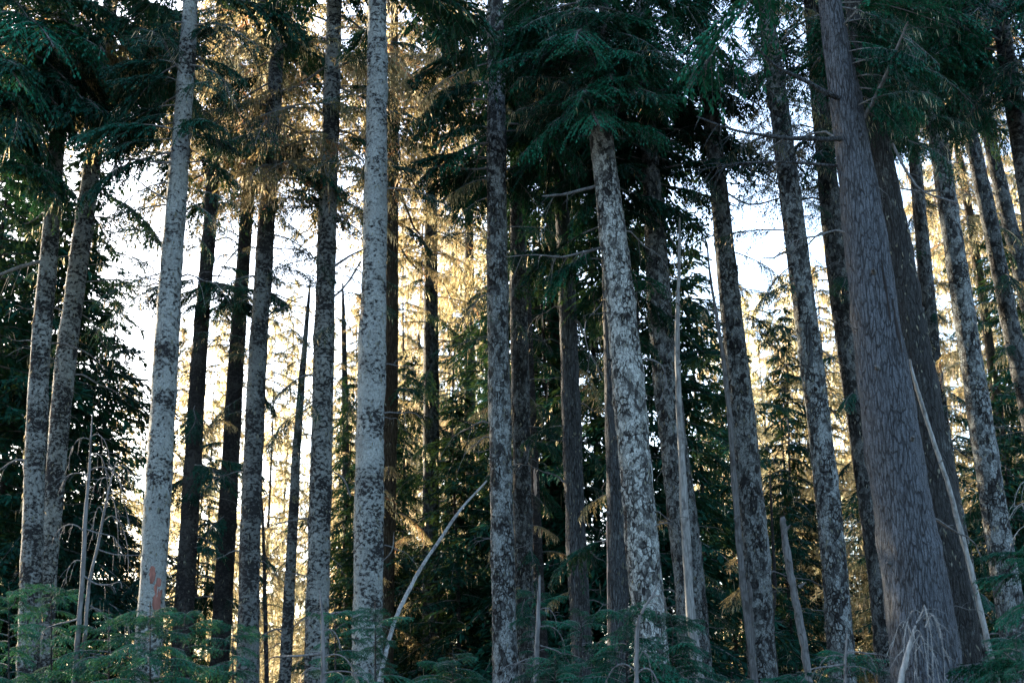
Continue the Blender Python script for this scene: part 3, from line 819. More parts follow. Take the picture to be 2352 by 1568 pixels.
DEAD = [make_dead_twig(i) for i in range(8)]
for T in (T1, T2, T3, T4, T5, T6, T7, T8, T9, T10, T11, T13, T14, T16, T17, T18, T19, T21, T23, T25, T26, T28, T29, T30, T31):
    for i in range(7 if T in (T3, T9, T26, T18) else 13):
        z = zrow(T, T.rng.uniform(250, 1480))
        if z > T.top - 0.5:
            continue
        az = T.rng.choice((-1, 1)) * T.rng.uniform(0.9, 2.2) + math.pi / 2
        x, y, r = T.ax(z)
        o = link('branch', T.rng.choice(DEAD), T.root)
        o.location = (x + math.cos(az) * r * 0.9 - T.base[0], y + math.sin(az) * r * 0.9 - T.base[1], z - T.gz)
        o.rotation_euler = (T.rng.uniform(-0.6, 0.6), T.rng.uniform(-0.4, 0.5), az)
        q = T.rng.choice((0.18, 0.22, 0.3, 0.5, 0.75, 1.1))
        o.scale = (q, q, q) if q > 0.4 else (q, q * 1.8, q * 1.8)

def lichen_fringe(T, n, lo, hi):
    """tufts of lichen clinging to the bark"""
    mb = MB()
    rng = T.rng
    z0, z1 = zrow(T, lo), min(zrow(T, hi), T.top - 0.3)
    for _ in range(n):
        z = rng.uniform(z0, z1)
        a = rng.uniform(0, 2 * math.pi)
        x, y, r = T.ax(z)
        o = np.array((math.cos(a), math.sin(a), 0))
        p = np.array((x, y, z)) + o * (r * T.fn(a, z) - 0.004) - T.base
        d = o * rng.uniform(0.05, 0.45) + np.array((rng.uniform(-.25, .25), rng.uniform(-.25, .25), -1.0)); d /= np.linalg.norm(d)
        for q in range(rng.randint(1, 3)):
            t = np.array((-o[1], o[0], 0)) * (1 if q != 1 else 0.3) + o * (0.9 if q == 1 else 0.1)
            mb.kite(p + t * rng.uniform(-.02, .02), d, t / np.linalg.norm(t), rng.uniform(0.03, 0.13), rng.uniform(0.012, 0.03), 0)
    link('lichen', mb.mesh('lichen', [MAT['tuft']]), T.root)['kind'] = 'stuff'

for T in (T1, T2, T3, T4, T5, T6, T8, T9, T10, T11, T13, T14, T16, T17, T18, T19, T21, T23, T25, T26b, T28, T29, T30, T31):
    lichen_fringe(T, 420, 1600, 0)

# ---- bare branches and marks that can be made out on single trunks
bare(T3, [(420, 372, 7), (370, 374, 6), (310, 366, 5), (270, 372, 4), (258, 395, 2)], 'deadgrey', twigs=14, seed=1, tl=0.25)
bare(T3, [(425, 372, 5), (450, 372, 4), (470, 366, 2)], 'deadgrey', seed=2)
bare(T3, [(408, 470, 5), (350, 440, 4), (300, 400, 3)], 'twig', twigs=10, seed=3)
bare(T1, [(100, 600, 9), (40, 615, 8), (-20, 640, 6)], 'twig', twigs=8, seed=4)
bare(T4, [(478, 560, 5), (520, 545, 4), (545, 560, 3)], 'twig', twigs=8, seed=5)
bare(T5, [(560, 560, 5), (530, 590, 4), (500, 640, 3), (490, 690, 2)], 'twig', twigs=10, seed=6)
bare(T6, [(622, 280, 6), (660, 290, 5), (710, 320, 4), (740, 330, 3)], 'twig', twigs=16, seed=7)
bare(T6, [(612, 570, 4), (650, 570, 3), (700, 575, 2)], 'twig', twigs=14, seed=8)
bare(T6, [(600, 600, 4), (630, 630, 3), (640, 680, 2)], 'twig', twigs=5, seed=9)
bare(T8, [(755, 620, 6), (800, 590, 5), (840, 570, 3)], 'twig', twigs=8, seed=10)
bare(T8, [(752, 690, 6), (790, 660, 5), (830, 600, 4)], 'twig', twigs=8, seed=11)
bare(T8, [(750, 500, 4), (800, 495, 3), (835, 490, 2)], 'twig', twigs=10, seed=12)
bare(T8, [(748, 400, 4), (800, 390, 3), (830, 370, 2)], 'twig', twigs=10, seed=13)
bare(T10, [(905, 440, 7), (930, 470, 6), (950, 520, 5), (970, 545, 3)], 'brown', twigs=8, seed=14)
bare(T11, [(985, 640, 6), (940, 600, 5), (915, 560, 3)], 'brown', twigs=10, seed=15)
bare(T11, [(995, 300, 6), (950, 280, 5), (920, 270, 3)], 'brown', twigs=10, seed=16)
bare(T13, [(1125, 385, 6), (1080, 390, 5), (1020, 380, 4), (985, 390, 3)], 'deadgrey', twigs=10, seed=17)
bare(T13, [(1165, 590, 5), (1130, 585, 4), (1105, 570, 2)], 'deadgrey', twigs=4, seed=18)
bare(T18, [(1368, 428, 9), (1330, 438, 8), (1290, 448, 7), (1245, 450, 4)], 'deadgrey', seed=19, dd=-0.6, twigs=5)
bare(T18, [(1380, 570, 7), (1340, 580, 6), (1290, 590, 5), (1230, 585, 3), (1160, 590, 2)], 'deadgrey', seed=20, dd=-0.8, twigs=10)
bare(T18, [(1398, 640, 3), (1380, 700, 3), (1345, 740, 3), (1350, 800, 2), (1375, 850, 1)], 'deadgrey', seed=21, twigs=3)
bare(T18, [(1460, 830, 5), (1490, 825, 5), (1520, 840, 4), (1530, 880, 3), (1515, 920, 2)], 'deadgrey', seed=22, twigs=4)
bare(T19, [(1500, 560, 4), (1530, 545, 4), (1555, 570, 3), (1560, 610, 2)], 'deadgrey', seed=23, twigs=3)
bare(T19, [(1520, 640, 4), (1470, 645, 3), (1440, 640, 2)], 'deadgrey', seed=24, twigs=6)
bare(T16, [(1312, 735, 8), (1328, 740, 7), (1340, 770, 4)], 'deadgrey', seed=25)
bare(T16, [(1290, 325, 8), (1250, 330, 8), (1210, 320, 5), (1170, 335, 3)], 'deadgrey', seed=26, twigs=8, dd=-0.7)
bare(T26, [(1960, 318, 15), (1900, 320, 12), (1830, 318, 10), (1760, 312, 8), (1690, 300, 6), (1600, 268, 4)], 'furrow_grey', seed=27, twigs=40, tl=0.45, dd=-0.8)
bare(T26, [(1955, 235, 14), (1905, 215, 12), (1840, 180, 10), (1780, 150, 7), (1720, 90, 4)], 'furrow_grey', seed=28, twigs=30, tl=0.4, dd=-0.8)
bare(T26, [(1965, 385, 8), (1850, 375, 7), (1760, 372, 6), (1680, 378, 4), (1610, 390, 2)], 'furrow_grey', seed=29, twigs=34, tl=0.4, dd=0.6)
bare(T26, [(1985, 270, 10), (2010, 225, 9), (2040, 160, 8), (2065, 100, 6), (2085, 50, 4)], 'deadgrey', seed=30, twigs=20, tl=0.4, dd=-0.9)
bare(T26, [(2050, 330, 7), (2080, 390, 6), (2120, 440, 5), (2200, 465, 4)], 'deadgrey', seed=31, twigs=12, tl=0.4)
bare(T23, [(1770, 120, 6), (1830, 60, 5), (1890, 30, 3)], 'twig', seed=32, twigs=12)
bare(T21, [(1625, 200, 5), (1680, 150, 4), (1720, 60, 3)], 'twig', seed=33, twigs=14)
bare(T21, [(1650, 430, 5), (1720, 470, 4), (1790, 455, 3)], 'twig', seed=34, twigs=16)
bare(T29, [(2180, 430, 7), (2120, 440, 5), (2060, 430, 3)], 'twig', seed=35, twigs=10)
bare(T28, [(2130, 690, 6), (2105, 740, 4), (2090, 760, 3)], 'twig', seed=36, twigs=4)
bare(T9, [(875, 1290, 3), (900, 1265, 3), (905, 1220, 2)], 'twig', seed=37)
bare(T8, [(760, 1080, 4), (790, 1100, 4), (805, 1140, 3)], 'deadgrey', seed=38)
for T, x, y in ((T26, 2003, 858), (T26, 2035, 1300), (T26, 2080, 1020), (T26, 1995, 640), (T26, 2105, 1430), (T18, 1398, 830), (T18, 1470, 760), (T17, 1398, 1180),
                (T17, 1412, 1010), (T13, 1150, 640), (T9, 852, 560), (T3, 395, 560), (T23, 1868, 900), (T6, 600, 740), (T29, 2250, 900)):
    stub(T, x, y, 12 if T is T26 else 8, mat='hollow' if T in (T18, T13, T23) else 'deadgrey', length=0.10)
patch(T3, 1325, 1425, -78, -22, 'redwood', seed=4)
patch(T3, 1300, 1345, -100, -60, 'redwood', seed=6)
patch(T15, 1075, 1145, -120, -60, 'peeled', 'peeled_patch', seed=2)
patch(T15, 700, 980, -170, -120, 'deadgrey', 'peeled_patch', seed=3)
patch(T17, 1180, 1520, -190, -165, 'peeled', 'peeled_or_sunlit_strip', seed=4)  # sunlight on the trunk's left edge, painted as a warm pale strip
patch(T26, 690, 830, -58, -46, 'hollow', 'bark_crack', seed=5)
patch(T26, 600, 760, -72, -64, 'hollow', 'bark_crack', seed=6)
patch(T23, 750, 850, -125, -78, 'furrow_grey', seed=7)
patch(T21, 1330, 1520, -160, -115, 'deadgrey', 'peeled_or_sunlit_strip', seed=9)

# ------------------------------------------------------------------ dead poles and snags
def pole(name, label, pts, mat, cat, seed, stubs=(), seg=10, group='dead stems'):
    """pts: (x, y, width, depth), lowest first; runs on down to the ground"""
    a, b = P(*pts[0][:2], pts[0][3]), P(*pts[1][:2], pts[1][3])
    g = ground_z(a[0], a[1])
    e = a + (a - b) / (a - b)[2] * (g - 0.1 - a[2])
    r0 = size(pts[0][0], pts[0][1], pts[0][3], pts[0][2]) / 2
    pts = [(a_, b_, c_ * 0.84, d_) for a_, b_, c_, d_ in pts]
    r0 *= 0.84
    root = link(name, None, None, (e[0], e[1], g))
    tag(root, label, cat, group)
    base = np.array((e[0], e[1], g))
    o = pix_tube(root, base, 'stem', pts, mat, seg, 5, 0.12, seed)
    mb = MB()
    mb.tube([e - base, 0.5 * (e + a) - base, a - base + (a - b) * -0.02], [r0 * 1.25, r0 * 1.1, r0], seg, 0)
    link('foot', mb.mesh('foot', [MAT[mat]], True), root)
    for (x, y, w, l, sx) in stubs:
        i = min(range(len(pts)), key=lambda k: abs(pts[k][1] - y))
        p = P(x, y, pts[i][3] - 0.04) - base
        mb = MB()
        d = np.array((sx, -0.5, 0.5)); d /= np.linalg.norm(d)
        rr = size(x, y, pts[i][3], w) / 2
        mb.tube([p - d * 0.03, p + d * l * 0.5, p + d * l], [rr, rr * 0.8, rr * 0.4], 6, 0)
        link('branch_stub', mb.mesh('branch_stub', [MAT[mat]], True), root)
    return root, base

pole('leaning_pole', 'long bent bleached pole leaning up to the right against the tall centre trunk',
     [(886, 1500, 13, 23.5), (893, 1470, 13, 23.65), (913, 1408, 12, 24.0), (938, 1358, 11, 24.3), (968, 1302, 10, 24.7), (1013, 1235, 9, 25.2), (1058, 1170, 8, 25.8), (1118, 1104, 5, 26.5)], 'bleached', 'pole', 1)
pole('dead_pole', 'pale straight dead pole standing in front of the thick dark plated trunk',
     [(1608, 1568, 30, 26.6), (1590, 1440, 27, 26.6), (1576, 1250, 24, 26.6), (1567, 1080, 20, 26.6), (1558, 900, 16, 26.6), (1556, 760, 13, 26.6), (1560, 600, 9, 26.6), (1561, 500, 5, 26.6)], 'bleached', 'pole', 2,
     [(1572, 1180, 8, 0.06, -.5), (1566, 1090, 7, 0.07, .6), (1580, 1290, 8, 0.06, .3), (1588, 1440, 9, 0.05, -.2), (1557, 840, 6, .08, .7), (1560, 700, 5, .12, -.9)])
pole('dead_pole', 'thin grey dead pole leaning on the slender trunk by the right hand sky gap',
     [(1734, 1568, 20, 26.9), (1716, 1420, 19, 26.9), (1700, 1280, 18, 26.9), (1690, 1150, 17, 26.9), (1676, 960, 15, 26.9), (1663, 840, 12, 26.9), (1645, 720, 9, 26.9), (1632, 640, 7, 26.9), (1624, 560, 4, 26.9)], 'deadgrey', 'pole', 3,
     [(1690, 1190, 7, .08, .6), (1668, 900, 6, .08, .7), (1700, 1300, 7, .07, -.6), (1641, 700, 5, .1, -.8)])
pole('leaning_pole', 'thin bleached pole slanting down right behind the biggest trunk',
     [(2275, 1500, 16, 20.6), (2235, 1330, 14, 20.5), (2205, 1215, 15, 20.4), (2180, 1120, 13, 20.3), (2150, 1030, 11, 20.2), (2118, 930, 12, 20.1), (2100, 870, 9, 20.0), (2090, 825, 5, 20.0)], 'bleached', 'pole', 4,
     [(2160, 1060, 6, .06, .6), (2195, 1190, 6, .05, -.5)])
root, base = pole('broken_snag', 'broken snag with bleached lower half, between the slender and the mottled right trunks',
     [(1858, 1568, 21, 25.5), (1848, 1490, 21, 25.5), (1832, 1400, 21, 25.5), (1818, 1330, 21, 25.5), (1808, 1270, 20, 25.5), (1800, 1215, 19, 25.5), (1797, 1186, 13, 25.5)], 'deadgrey', 'snag', 5,
     [(1838, 1345, 9, .12, .9), (1815, 1290, 8, .09, -.6), (1806, 1215, 8, .12, .5), (1846, 1460, 8, .1, -.8)])
pole('broken_snag', 'thin dark crooked stem beside the broken bleached snag',
     [(1786, 1568, 14, 31), (1774, 1450, 13, 31), (1779, 1340, 11, 31), (1774, 1220, 8, 31), (1768, 1080, 3, 31)], 'dark', 'snag', 6)

# ------------------------------------------------------------------ shade conifers and sunlit conifers behind
def make_crown(seed, H=16.0, Rm=3.4, needles='needle_dark', lichen=0.15, nb=110, low=0.03, dense=1.0, fat=1.0):
    rng = random.Random(seed)
    mb = MB()
    zax = np.array((0, 0, 1.0))
    lob = [(rng.uniform(0, 6.28), rng.uniform(0, H), rng.uniform(0.25, 0.75)) for _ in range(9)]
    for i in range(nb):
        u = (i + rng.random() * 1.6) / (nb + 0.6)
        z = H * (low + (1 - low) * u)
        az = i * 2.39996 + rng.uniform(-0.7, 0.7)
        hole = 1.0
        for la, lz, lh in lob:
            if abs(z - lz) < 1.3 and math.cos(az - la) > 0.3:
                hole *= 1 - lh
        L = (Rm * (1 - u) ** 0.7 + 0.2) * rng.uniform(0.5, 1.35) * max(0.3, hole)
        o = np.array((math.cos(az), math.sin(az), 0))
        sdv = np.array((-math.sin(az), math.cos(az), 0))
        rise, droop = rng.uniform(-0.25, 0.3), rng.uniform(0.2, 0.7)
        st = lambda t: np.array((0, 0, z)) + o * (L * t) + zax * (L * (rise * t - droop * t * t))
        mb.tube([st(t) for t in (0, 0.35, 0.7, 1)], [0.03, 0.02, 0.012, 0.004], 3, 0, False)
        nt_ = int((16 + 16 * L) * dense)
        for k in range(nt_):
            t = 0.10 + 0.9 * (k + rng.random()) / nt_
            p = st(t)
            sgn = 1 if k % 2 else -1
            wl = L * 0.32 * (1.1 - t) * rng.uniform(0.4, 1.4) + 0.10
            d = o * rng.uniform(0.3, 0.9) + sdv * sgn * rng.uniform(0.4, 1.0) + zax * rng.uniform(-0.8, 0.1)
            d /= np.linalg.norm(d)
            m = max(2, int(wl / 0.085))
            hang = rng.uniform(0.1, 0.8)
            for j in range(m):
                f_ = j / m
                q = p + d * (wl * f_) + zax * (-hang * wl * f_ * f_)
                e = d + sdv * rng.uniform(-0.8, 0.8) + o * rng.uniform(-0.3, 0.6) + zax * rng.uniform(-0.9, 0.15)
                e /= math.sqrt(e[0] * e[0] + e[1] * e[1] + e[2] * e[2])
                nn = np.array((e[1], -e[0], rng.uniform(-0.8, 0.8)))
                nn /= math.sqrt(nn[0] * nn[0] + nn[1] * nn[1] + nn[2] * nn[2]) + 1e-9
                mb.kite(q, e, nn, rng.uniform(0.13, 0.27) * fat, rng.uniform(0.04, 0.075) * fat, 1)
            if rng.random() < lichen:
                for _ in range(rng.randint(1, 4)):
                    an = rng.uniform(0, 3.14)
                    mb.kite(p + d * wl * rng.random(), -zax + sdv * rng.uniform(-.15, .15), np.array((math.cos(an), math.sin(an), 0)), rng.uniform(0.12, 0.5), rng.uniform(0.015, 0.04), 2)
    return mb.mesh('crown_mesh', [MAT['twig'], MAT[needles], MAT['lichen']])

def make_stem(seed, H=16.0, r=0.10):
    rng = random.Random(seed)
    mb = MB()
    zs = np.linspace(-0.4, H, 22)
    w = rng.uniform(-0.15, 0.15)
    mb.tube([(w * math.sin(z * 0.3), 0.1 * math.sin(z * 0.23 + seed), z) for z in zs], [r * (1 - 0.93 * max(0, z) / H) * rng.uniform(0.95, 1.06) for z in zs], 9, 0)
    return mb.mesh('trunk_mesh', [MAT['dark']], True)

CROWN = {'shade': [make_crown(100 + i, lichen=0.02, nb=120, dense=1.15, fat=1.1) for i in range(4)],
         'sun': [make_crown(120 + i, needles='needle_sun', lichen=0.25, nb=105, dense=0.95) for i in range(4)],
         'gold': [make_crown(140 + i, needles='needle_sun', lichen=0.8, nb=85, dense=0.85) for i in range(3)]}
STEM = [make_stem(i) for i in range(3)]
WHERE = [(-1e9, 'past the left edge, added to block the sun'), (-50, 'at the left edge'), (62, 'behind the leftmost pale trunk pair'), (230, 'left of the red patched pale trunk'), (390, 'right of the red patched pale trunk'),
         (530, 'behind the dark pair of trunks'), (600, 'beside the slim bending grey trunk'), (735, 'left of the palest trunk'), (890, 'just right of the palest trunk'),
         (1000, 'right of the slim lichen hung trunk'), (1100, 'behind the tall centre trunk'), (1230, 'behind the thin peeled snag'), (1340, 'behind the scaly grey trunk'), (1440, 'behind the leaning pale trunk'),
         (1560, 'behind the bleached standing pole'), (1660, 'left of the right hand sky gap'), (1740, 'in the right hand sky gap'), (1860, 'behind the mottled trunk with the scar'), (1960, 'in the gap left of the biggest trunk'),
         (2060, 'behind the biggest trunk'), (2180, 'right of the biggest trunk'), (2280, 'near the right edge'), (2420, 'just past the right edge')]
USED = {}

def conifer(x, d, top_y, kind, wide=1.0, seed=0, y_ref=1000):
    rng = random.Random(seed * 13 + 1)
    b = P(x, y_ref, d)
    g = ground_z(b[0], d)
    H = float(P(x, top_y, d)[2]) - g
    s = H / 16.0
    where = [w for lim, w in WHERE if x >= lim][-1]
    look = {'shade': 'dark conifer', 'sun': 'sunlit green conifer', 'gold': 'golden backlit conifer'}[kind]
    far = 'close' if d < 41 else 'farther' if d < 56 else 'distant'
    lab = f'{look} {far} {where}'
    if lab in USED:
        USED[lab] += 1
        lab += {1: ', second one back', 2: ', third one back', 3: ', fourth one back'}.get(USED[lab], ', hindmost')
    else:
        USED[lab] = 0
    root = link('conifer_tree', None, None, (b[0], d, g))
    tag(root, lab, 'tree', 'conifers standing behind the trunks')
    st = link('trunk', rng.choice(STEM), root)
    cr = link('crown', rng.choice(CROWN[kind]), root)
    a = rng.uniform(0, 6.28)
    wx = wide * (0.55 + 0.45 * s)
    for o in (st, cr):
        o.rotation_euler = (0, 0, a)
    st.scale = (wx, wx, s)
    cr.scale = (wx * rng.uniform(0.85, 1.25), wx * rng.uniform(0.85, 1.25), s)
    return root

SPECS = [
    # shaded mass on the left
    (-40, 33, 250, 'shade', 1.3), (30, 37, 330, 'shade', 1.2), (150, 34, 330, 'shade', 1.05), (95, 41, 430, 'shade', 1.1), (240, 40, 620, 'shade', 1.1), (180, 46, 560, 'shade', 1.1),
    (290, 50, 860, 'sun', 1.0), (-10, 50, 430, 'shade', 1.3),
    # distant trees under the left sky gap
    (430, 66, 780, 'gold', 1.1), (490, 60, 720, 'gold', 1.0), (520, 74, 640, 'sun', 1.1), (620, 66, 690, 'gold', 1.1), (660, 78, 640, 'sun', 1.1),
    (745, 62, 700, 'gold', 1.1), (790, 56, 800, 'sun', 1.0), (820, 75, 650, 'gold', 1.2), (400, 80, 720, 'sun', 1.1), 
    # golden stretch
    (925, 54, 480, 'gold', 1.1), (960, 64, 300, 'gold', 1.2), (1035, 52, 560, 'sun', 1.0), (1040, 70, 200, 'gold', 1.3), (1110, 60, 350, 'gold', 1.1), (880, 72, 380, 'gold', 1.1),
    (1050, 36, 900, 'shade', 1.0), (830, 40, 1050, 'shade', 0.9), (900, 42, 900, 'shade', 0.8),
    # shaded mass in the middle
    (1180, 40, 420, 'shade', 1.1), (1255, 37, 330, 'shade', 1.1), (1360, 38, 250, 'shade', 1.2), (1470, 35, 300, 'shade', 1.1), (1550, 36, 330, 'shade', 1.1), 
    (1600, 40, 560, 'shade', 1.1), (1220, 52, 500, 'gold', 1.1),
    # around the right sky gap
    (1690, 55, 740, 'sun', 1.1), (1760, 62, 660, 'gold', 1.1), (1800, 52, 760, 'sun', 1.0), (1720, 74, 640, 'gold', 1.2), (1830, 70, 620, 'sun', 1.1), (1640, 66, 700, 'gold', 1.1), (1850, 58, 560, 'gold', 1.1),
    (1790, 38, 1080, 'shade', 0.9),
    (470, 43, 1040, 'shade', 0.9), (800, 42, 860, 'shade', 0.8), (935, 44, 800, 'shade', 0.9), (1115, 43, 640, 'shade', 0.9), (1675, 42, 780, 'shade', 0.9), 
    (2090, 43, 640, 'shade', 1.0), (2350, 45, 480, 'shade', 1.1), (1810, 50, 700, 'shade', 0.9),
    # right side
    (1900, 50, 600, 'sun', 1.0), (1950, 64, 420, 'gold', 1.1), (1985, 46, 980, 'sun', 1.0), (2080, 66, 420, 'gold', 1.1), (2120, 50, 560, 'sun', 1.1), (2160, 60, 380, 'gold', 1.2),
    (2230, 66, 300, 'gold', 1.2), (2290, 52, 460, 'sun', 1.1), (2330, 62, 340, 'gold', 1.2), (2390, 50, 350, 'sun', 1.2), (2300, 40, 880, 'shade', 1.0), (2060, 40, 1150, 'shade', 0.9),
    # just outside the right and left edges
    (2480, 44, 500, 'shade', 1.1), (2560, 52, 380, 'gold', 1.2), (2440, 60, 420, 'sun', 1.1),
    (-90, 41.5, 260, 'shade', 1.2), (-170, 38, 260, 'shade', 1.2), (-125, 47, 220, 'shade', 1.2),  # added past the left edge to keep direct sun off the biggest trunk
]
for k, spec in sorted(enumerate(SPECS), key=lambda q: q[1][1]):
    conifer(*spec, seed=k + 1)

# ------------------------------------------------------------------ young trees and dead saplings along the front
def sapling(label, x, top_y, d, n, L0, L1=0.15, kind='Y', az=(-180, 180), mat='dark', lean=0.0, y_lo=1640, w=6):
    top_y -= 5
    T = tree(label, [(x - lean, 1640, w), (x, (1640 + top_y) / 2, w * 0.6), (x + lean * 0.5, top_y, 1.2)], d, 0, mat, name='sapling', cat='sapling', group='young conifers along the front of the wood', seed=int(x) % 97, seg=8, flare=0.2, part='stem')
    crown(T, y_lo, top_y + 4, int(n * 1.15), L0 * 1.1, L1 * 2.0, kind, az, (0.0, 0.35))
    for a in range(5):
        bough(T, T.top - 0.16 - 0.05 * a, R(a * 72 + x), 0.34 + 0.05 * a, kind, 0.5)
    return T

sapling('young green fir at the bottom left corner over the leftmost trunk', 20, 1340, 19, 26, 0.85)
sapling('small green fir at the foot of the touching trunk pair', 118, 1330, 20, 26, 0.75)
sapling('low green sapling between the dead stem and the red patched trunk', 250, 1400, 19, 26, 0.9)
sapling('bushy green sapling covering the foot of the red patched trunk', 345, 1385, 18, 32, 0.95)
sapling('green sapling in front of the first dark trunk', 425, 1390, 20, 24, 0.8)
sapling('young fir with a spreading tip before the slim bending trunk', 535, 1420, 19, 18, 0.7)
sapling('thin sapling at the foot of the mottled grey trunk', 770, 1390, 20, 18, 0.65)
sapling('green sapling hiding the foot of the palest trunk', 862, 1385, 19, 24, 0.7)
sapling('low dark green sapling between the leaning pole and the centre trunk', 1040, 1490, 20, 20, 0.9)
sapling('narrow sapling with drooping boughs by the thin peeled snag', 1232, 1345, 22, 16, 0.75, kind='A')
sapling('bright low sapling left of the scaly grey trunk at the bottom', 1275, 1500, 19, 20, 0.7)
sapling('upright young fir in front of the scaly grey trunk', 1335, 1395, 20, 26, 0.75)
sapling('dense young fir at the foot of the leaning pale trunk', 1440, 1375, 19, 34, 0.95)
sapling('dense young fir reaching right past the bleached standing pole', 1545, 1395, 19, 34, 1.0)
sapling('low sapling under the slender trunk by the right hand sky gap', 1680, 1545, 20, 14, 0.8, kind='A')
sapling('small pale sapling in front of the mottled trunk with the scar', 1945, 1480, 17, 14, 0.6, kind='Y')
sapling('dark low sapling beside the broken snag', 1830, 1530, 19, 20, 0.8, kind='A')
sapling('young hemlock outside the right edge, its drooping boughs crossing the right trunks', 2415, 1240, 17.5, 18, 1.15, 0.4, 'A', (120, 270))
sapling('bushy green sapling in the bottom right corner', 2335, 1450, 16.5, 20, 0.65)

def arch(x0, y0, dx, rise, fall, w, d):
    """a drooping bare twig: out, up and over"""
    return [(x0, y0, w, d), (x0 + dx * 0.35, y0 - rise * 0.8, w * 0.8, d - 0.05), (x0 + dx * 0.7, y0 - rise * 0.7 + fall * 0.15, w * 0.6, d - 0.1), (x0 + dx * 0.95, y0 + fall * 0.5, w * 0.45, d - 0.12), (x0 + dx, y0 + fall, w * 0.3, d - 0.12)]

def dead_sapling(label, pts, arches, mat='deadgrey', seed=0, d=20):
    root, base = pole('dead_sapling', label, [(x, y, w, d) for x, y, w in pts], mat, 'sapling', seed, seg=8, group='dead saplings along the front')
    rng = random.Random(seed)
    for i, (x, y, dx, rise, fall, w) in enumerate(arches):
        A = arch(x, y, dx, rise, fall, w, d)
        o = pix_tube(root, base, 'branch', A, mat, 5, 3, 0.2, seed + i)
        mb = MB()
        for _ in range(6):
            u = rng.uniform(0.25, 1)
            kx = u * (len(A) - 1); j = min(int(kx), len(A) - 2)
            p = P(A[j][0] + (A[j + 1][0] - A[j][0]) * (kx - j), A[j][1] + (A[j + 1][1] - A[j][1]) * (kx - j), A[j][3]) - base
            e = np.array((0.5 * np.sign(dx) + rng.uniform(-.5, .5), rng.uniform(-.5, .5), rng.uniform(-1.3, 0.1))); e /= np.linalg.norm(e)
            l = rng.uniform(0.08, 0.24)
            mb.tube([p, p + e * l * .5, p + e * l + np.array((0, 0, -0.25 * l))], [0.004, 0.003, 0.0015], 3, 0, False)
        link('twig', mb.mesh('twig', [MAT[mat]]), o)['kind'] = 'stuff'
    return root

dead_sapling('tallest bare dead sapling with arching twigs at the lower left', [(172, 1568, 17), (178, 1480, 16), (188, 1340, 14), (197, 1180, 11), (205, 1080, 8), (209, 1000, 4), (212, 950, 2)],
             [(208, 1010, -50, 6, 70, 3), (206, 1005, 45, 10, 60, 3), (203, 1090, -55, 5, 12, 4), (206, 1080, 75, 10, 60, 4), (195, 1220, -75, 20, 30, 4), (198, 1215, 70, -10, 40, 4), (190, 1320, 90, -25, 30, 5), (184, 1420, -90, -10, 60, 5), (192, 1290, -40, 5, 50, 3), (207, 1050, 40, 12, 80, 3), (180, 1490, 60, -10, 30, 4)], seed=1, d=19)
dead_sapling('slimmer second dead sapling just right of the tallest bare one', [(195, 1460, 12), (205, 1340, 10), (225, 1250, 8), (242, 1160, 6), (258, 1090, 4), (268, 1060, 2)],
             [(262, 1075, 35, 8, 10, 3), (255, 1100, -40, 5, 30, 3), (245, 1140, 50, 15, 90, 3), (235, 1200, 60, 20, 100, 3), (238, 1180, -25, 20, 60, 3), (222, 1260, 110, -15, 30, 4), (208, 1390, 90, -30, 90, 5), (204, 1400, 50, 5, 120, 3), (246, 1150, 26, 12, 130, 3)], seed=2, d=20)
dead_sapling('grey dead sapling with a long crooked side branch before the mottled trunk', [(742, 1568, 13), (742, 1500, 12), (741, 1440, 9), (738, 1390, 6), (735, 1350, 3)],
             [(738, 1500, -120, -6, 18, 7), (742, 1510, 70, 10, 40, 5), (740, 1450, 40, 8, 40, 4), (738, 1410, -30, 8, 26, 3), (742, 1545, 110, 6, 40, 5), (741, 1540, -60, 10, 60, 4)], seed=3, d=17.5)
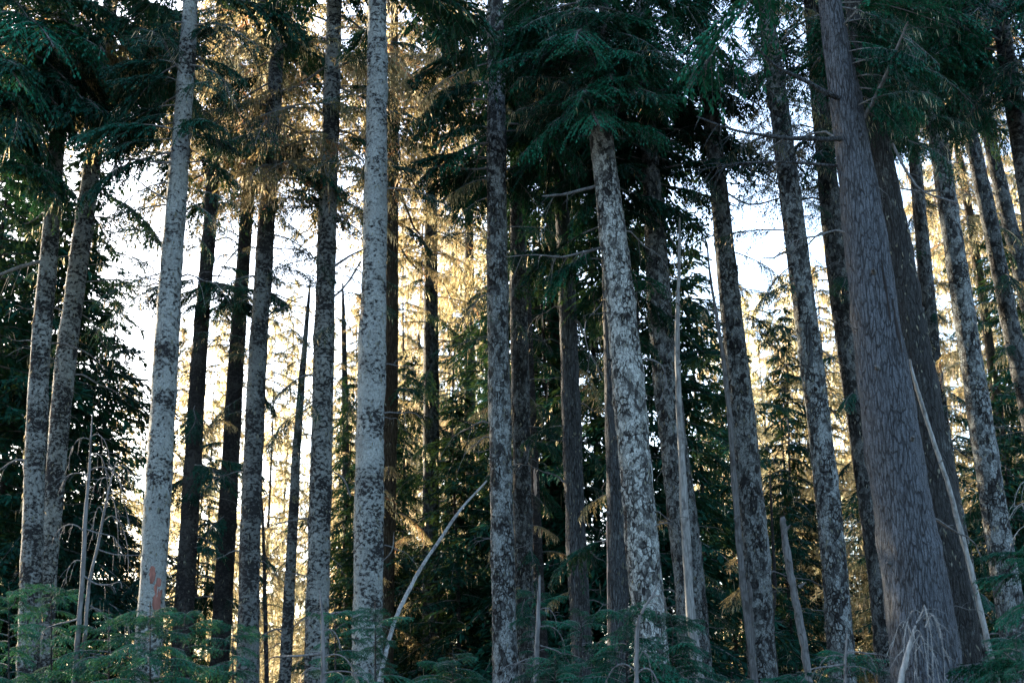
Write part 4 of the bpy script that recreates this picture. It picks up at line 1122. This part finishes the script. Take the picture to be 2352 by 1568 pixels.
dead_sapling('knotty dead sapling with drooping twigs by the thin peeled snag', [(1232, 1568, 15), (1233, 1490, 14), (1236, 1420, 12), (1238, 1360, 9), (1240, 1320, 4)],
             [(1238, 1440, 60, 5, 70, 4), (1236, 1480, 75, -10, 80, 4), (1232, 1510, -70, -5, 90, 4), (1238, 1400, 40, 6, 40, 3), (1234, 1530, -110, 10, 60, 3)], seed=4, d=20.5)
dead_sapling('crooked dead stem bending right at the foot of the leaning pale trunk', [(1462, 1568, 13), (1462, 1500, 12), (1466, 1430, 10), (1480, 1395, 8), (1500, 1365, 6), (1512, 1342, 3)],
             [(1498, 1372, 30, 6, 4, 4), (1490, 1385, 26, 2, 12, 3), (1464, 1545, 50, 14, 50, 6), (1460, 1540, -70, 20, 40, 5), (1464, 1520, 35, 30, 60, 3)], 'deadgrey', seed=5, d=18)
dead_sapling('bone white dead branch with long drooping twigs before the biggest trunk', [(2062, 1640, 22), (2070, 1560, 18), (2082, 1510, 15), (2092, 1470, 11), (2105, 1430, 3.5999999999999996), (2120, 1400, 1.7999999999999998)],
             [(2092, 1470, 40, 30, 110, 2.4), (2088, 1490, 20, 50, 140, 2.4), (2096, 1460, -45, 40, 20, 1.7999999999999998), (2110, 1425, 50, 22, 40, 1.7999999999999998), (2118, 1405, 14, 20, 170, 2.4), (2112, 1420, 32, 26, 170, 2.4), (2116, 1408, -40, 10, 90, 1.7999999999999998), (2125, 1440, 45, 36, 130, 2.4), (2120, 1470, -20, 20, 120, 1.7999999999999998), (2100, 1500, 60, 30, 120, 1.7999999999999998)], 'bleached', seed=6, d=16.2)
dead_sapling('small dead sapling with bent side twigs before the mottled trunk with the scar', [(1942, 1568, 9), (1941, 1520, 8), (1944, 1480, 5), (1946, 1450, 2)],
             [(1940, 1525, -90, -5, 30, 6), (1944, 1500, 60, 5, 20, 4), (1946, 1495, 120, -5, 40, 4), (1942, 1530, 70, 0, 40, 3), (1943, 1510, -60, 8, 20, 3)], 'deadgrey', seed=7, d=16.5)
dead_sapling('bare dead twigs at the far right edge halfway down', [(2400, 1250, 8), (2385, 1150, 6), (2370, 1060, 4), (2352, 980, 2)],
             [(2390, 1170, -70, 20, 20, 3), (2380, 1120, -50, 20, 40, 3), (2398, 1220, -80, 20, 60, 3)], 'bleached', seed=8, d=19)
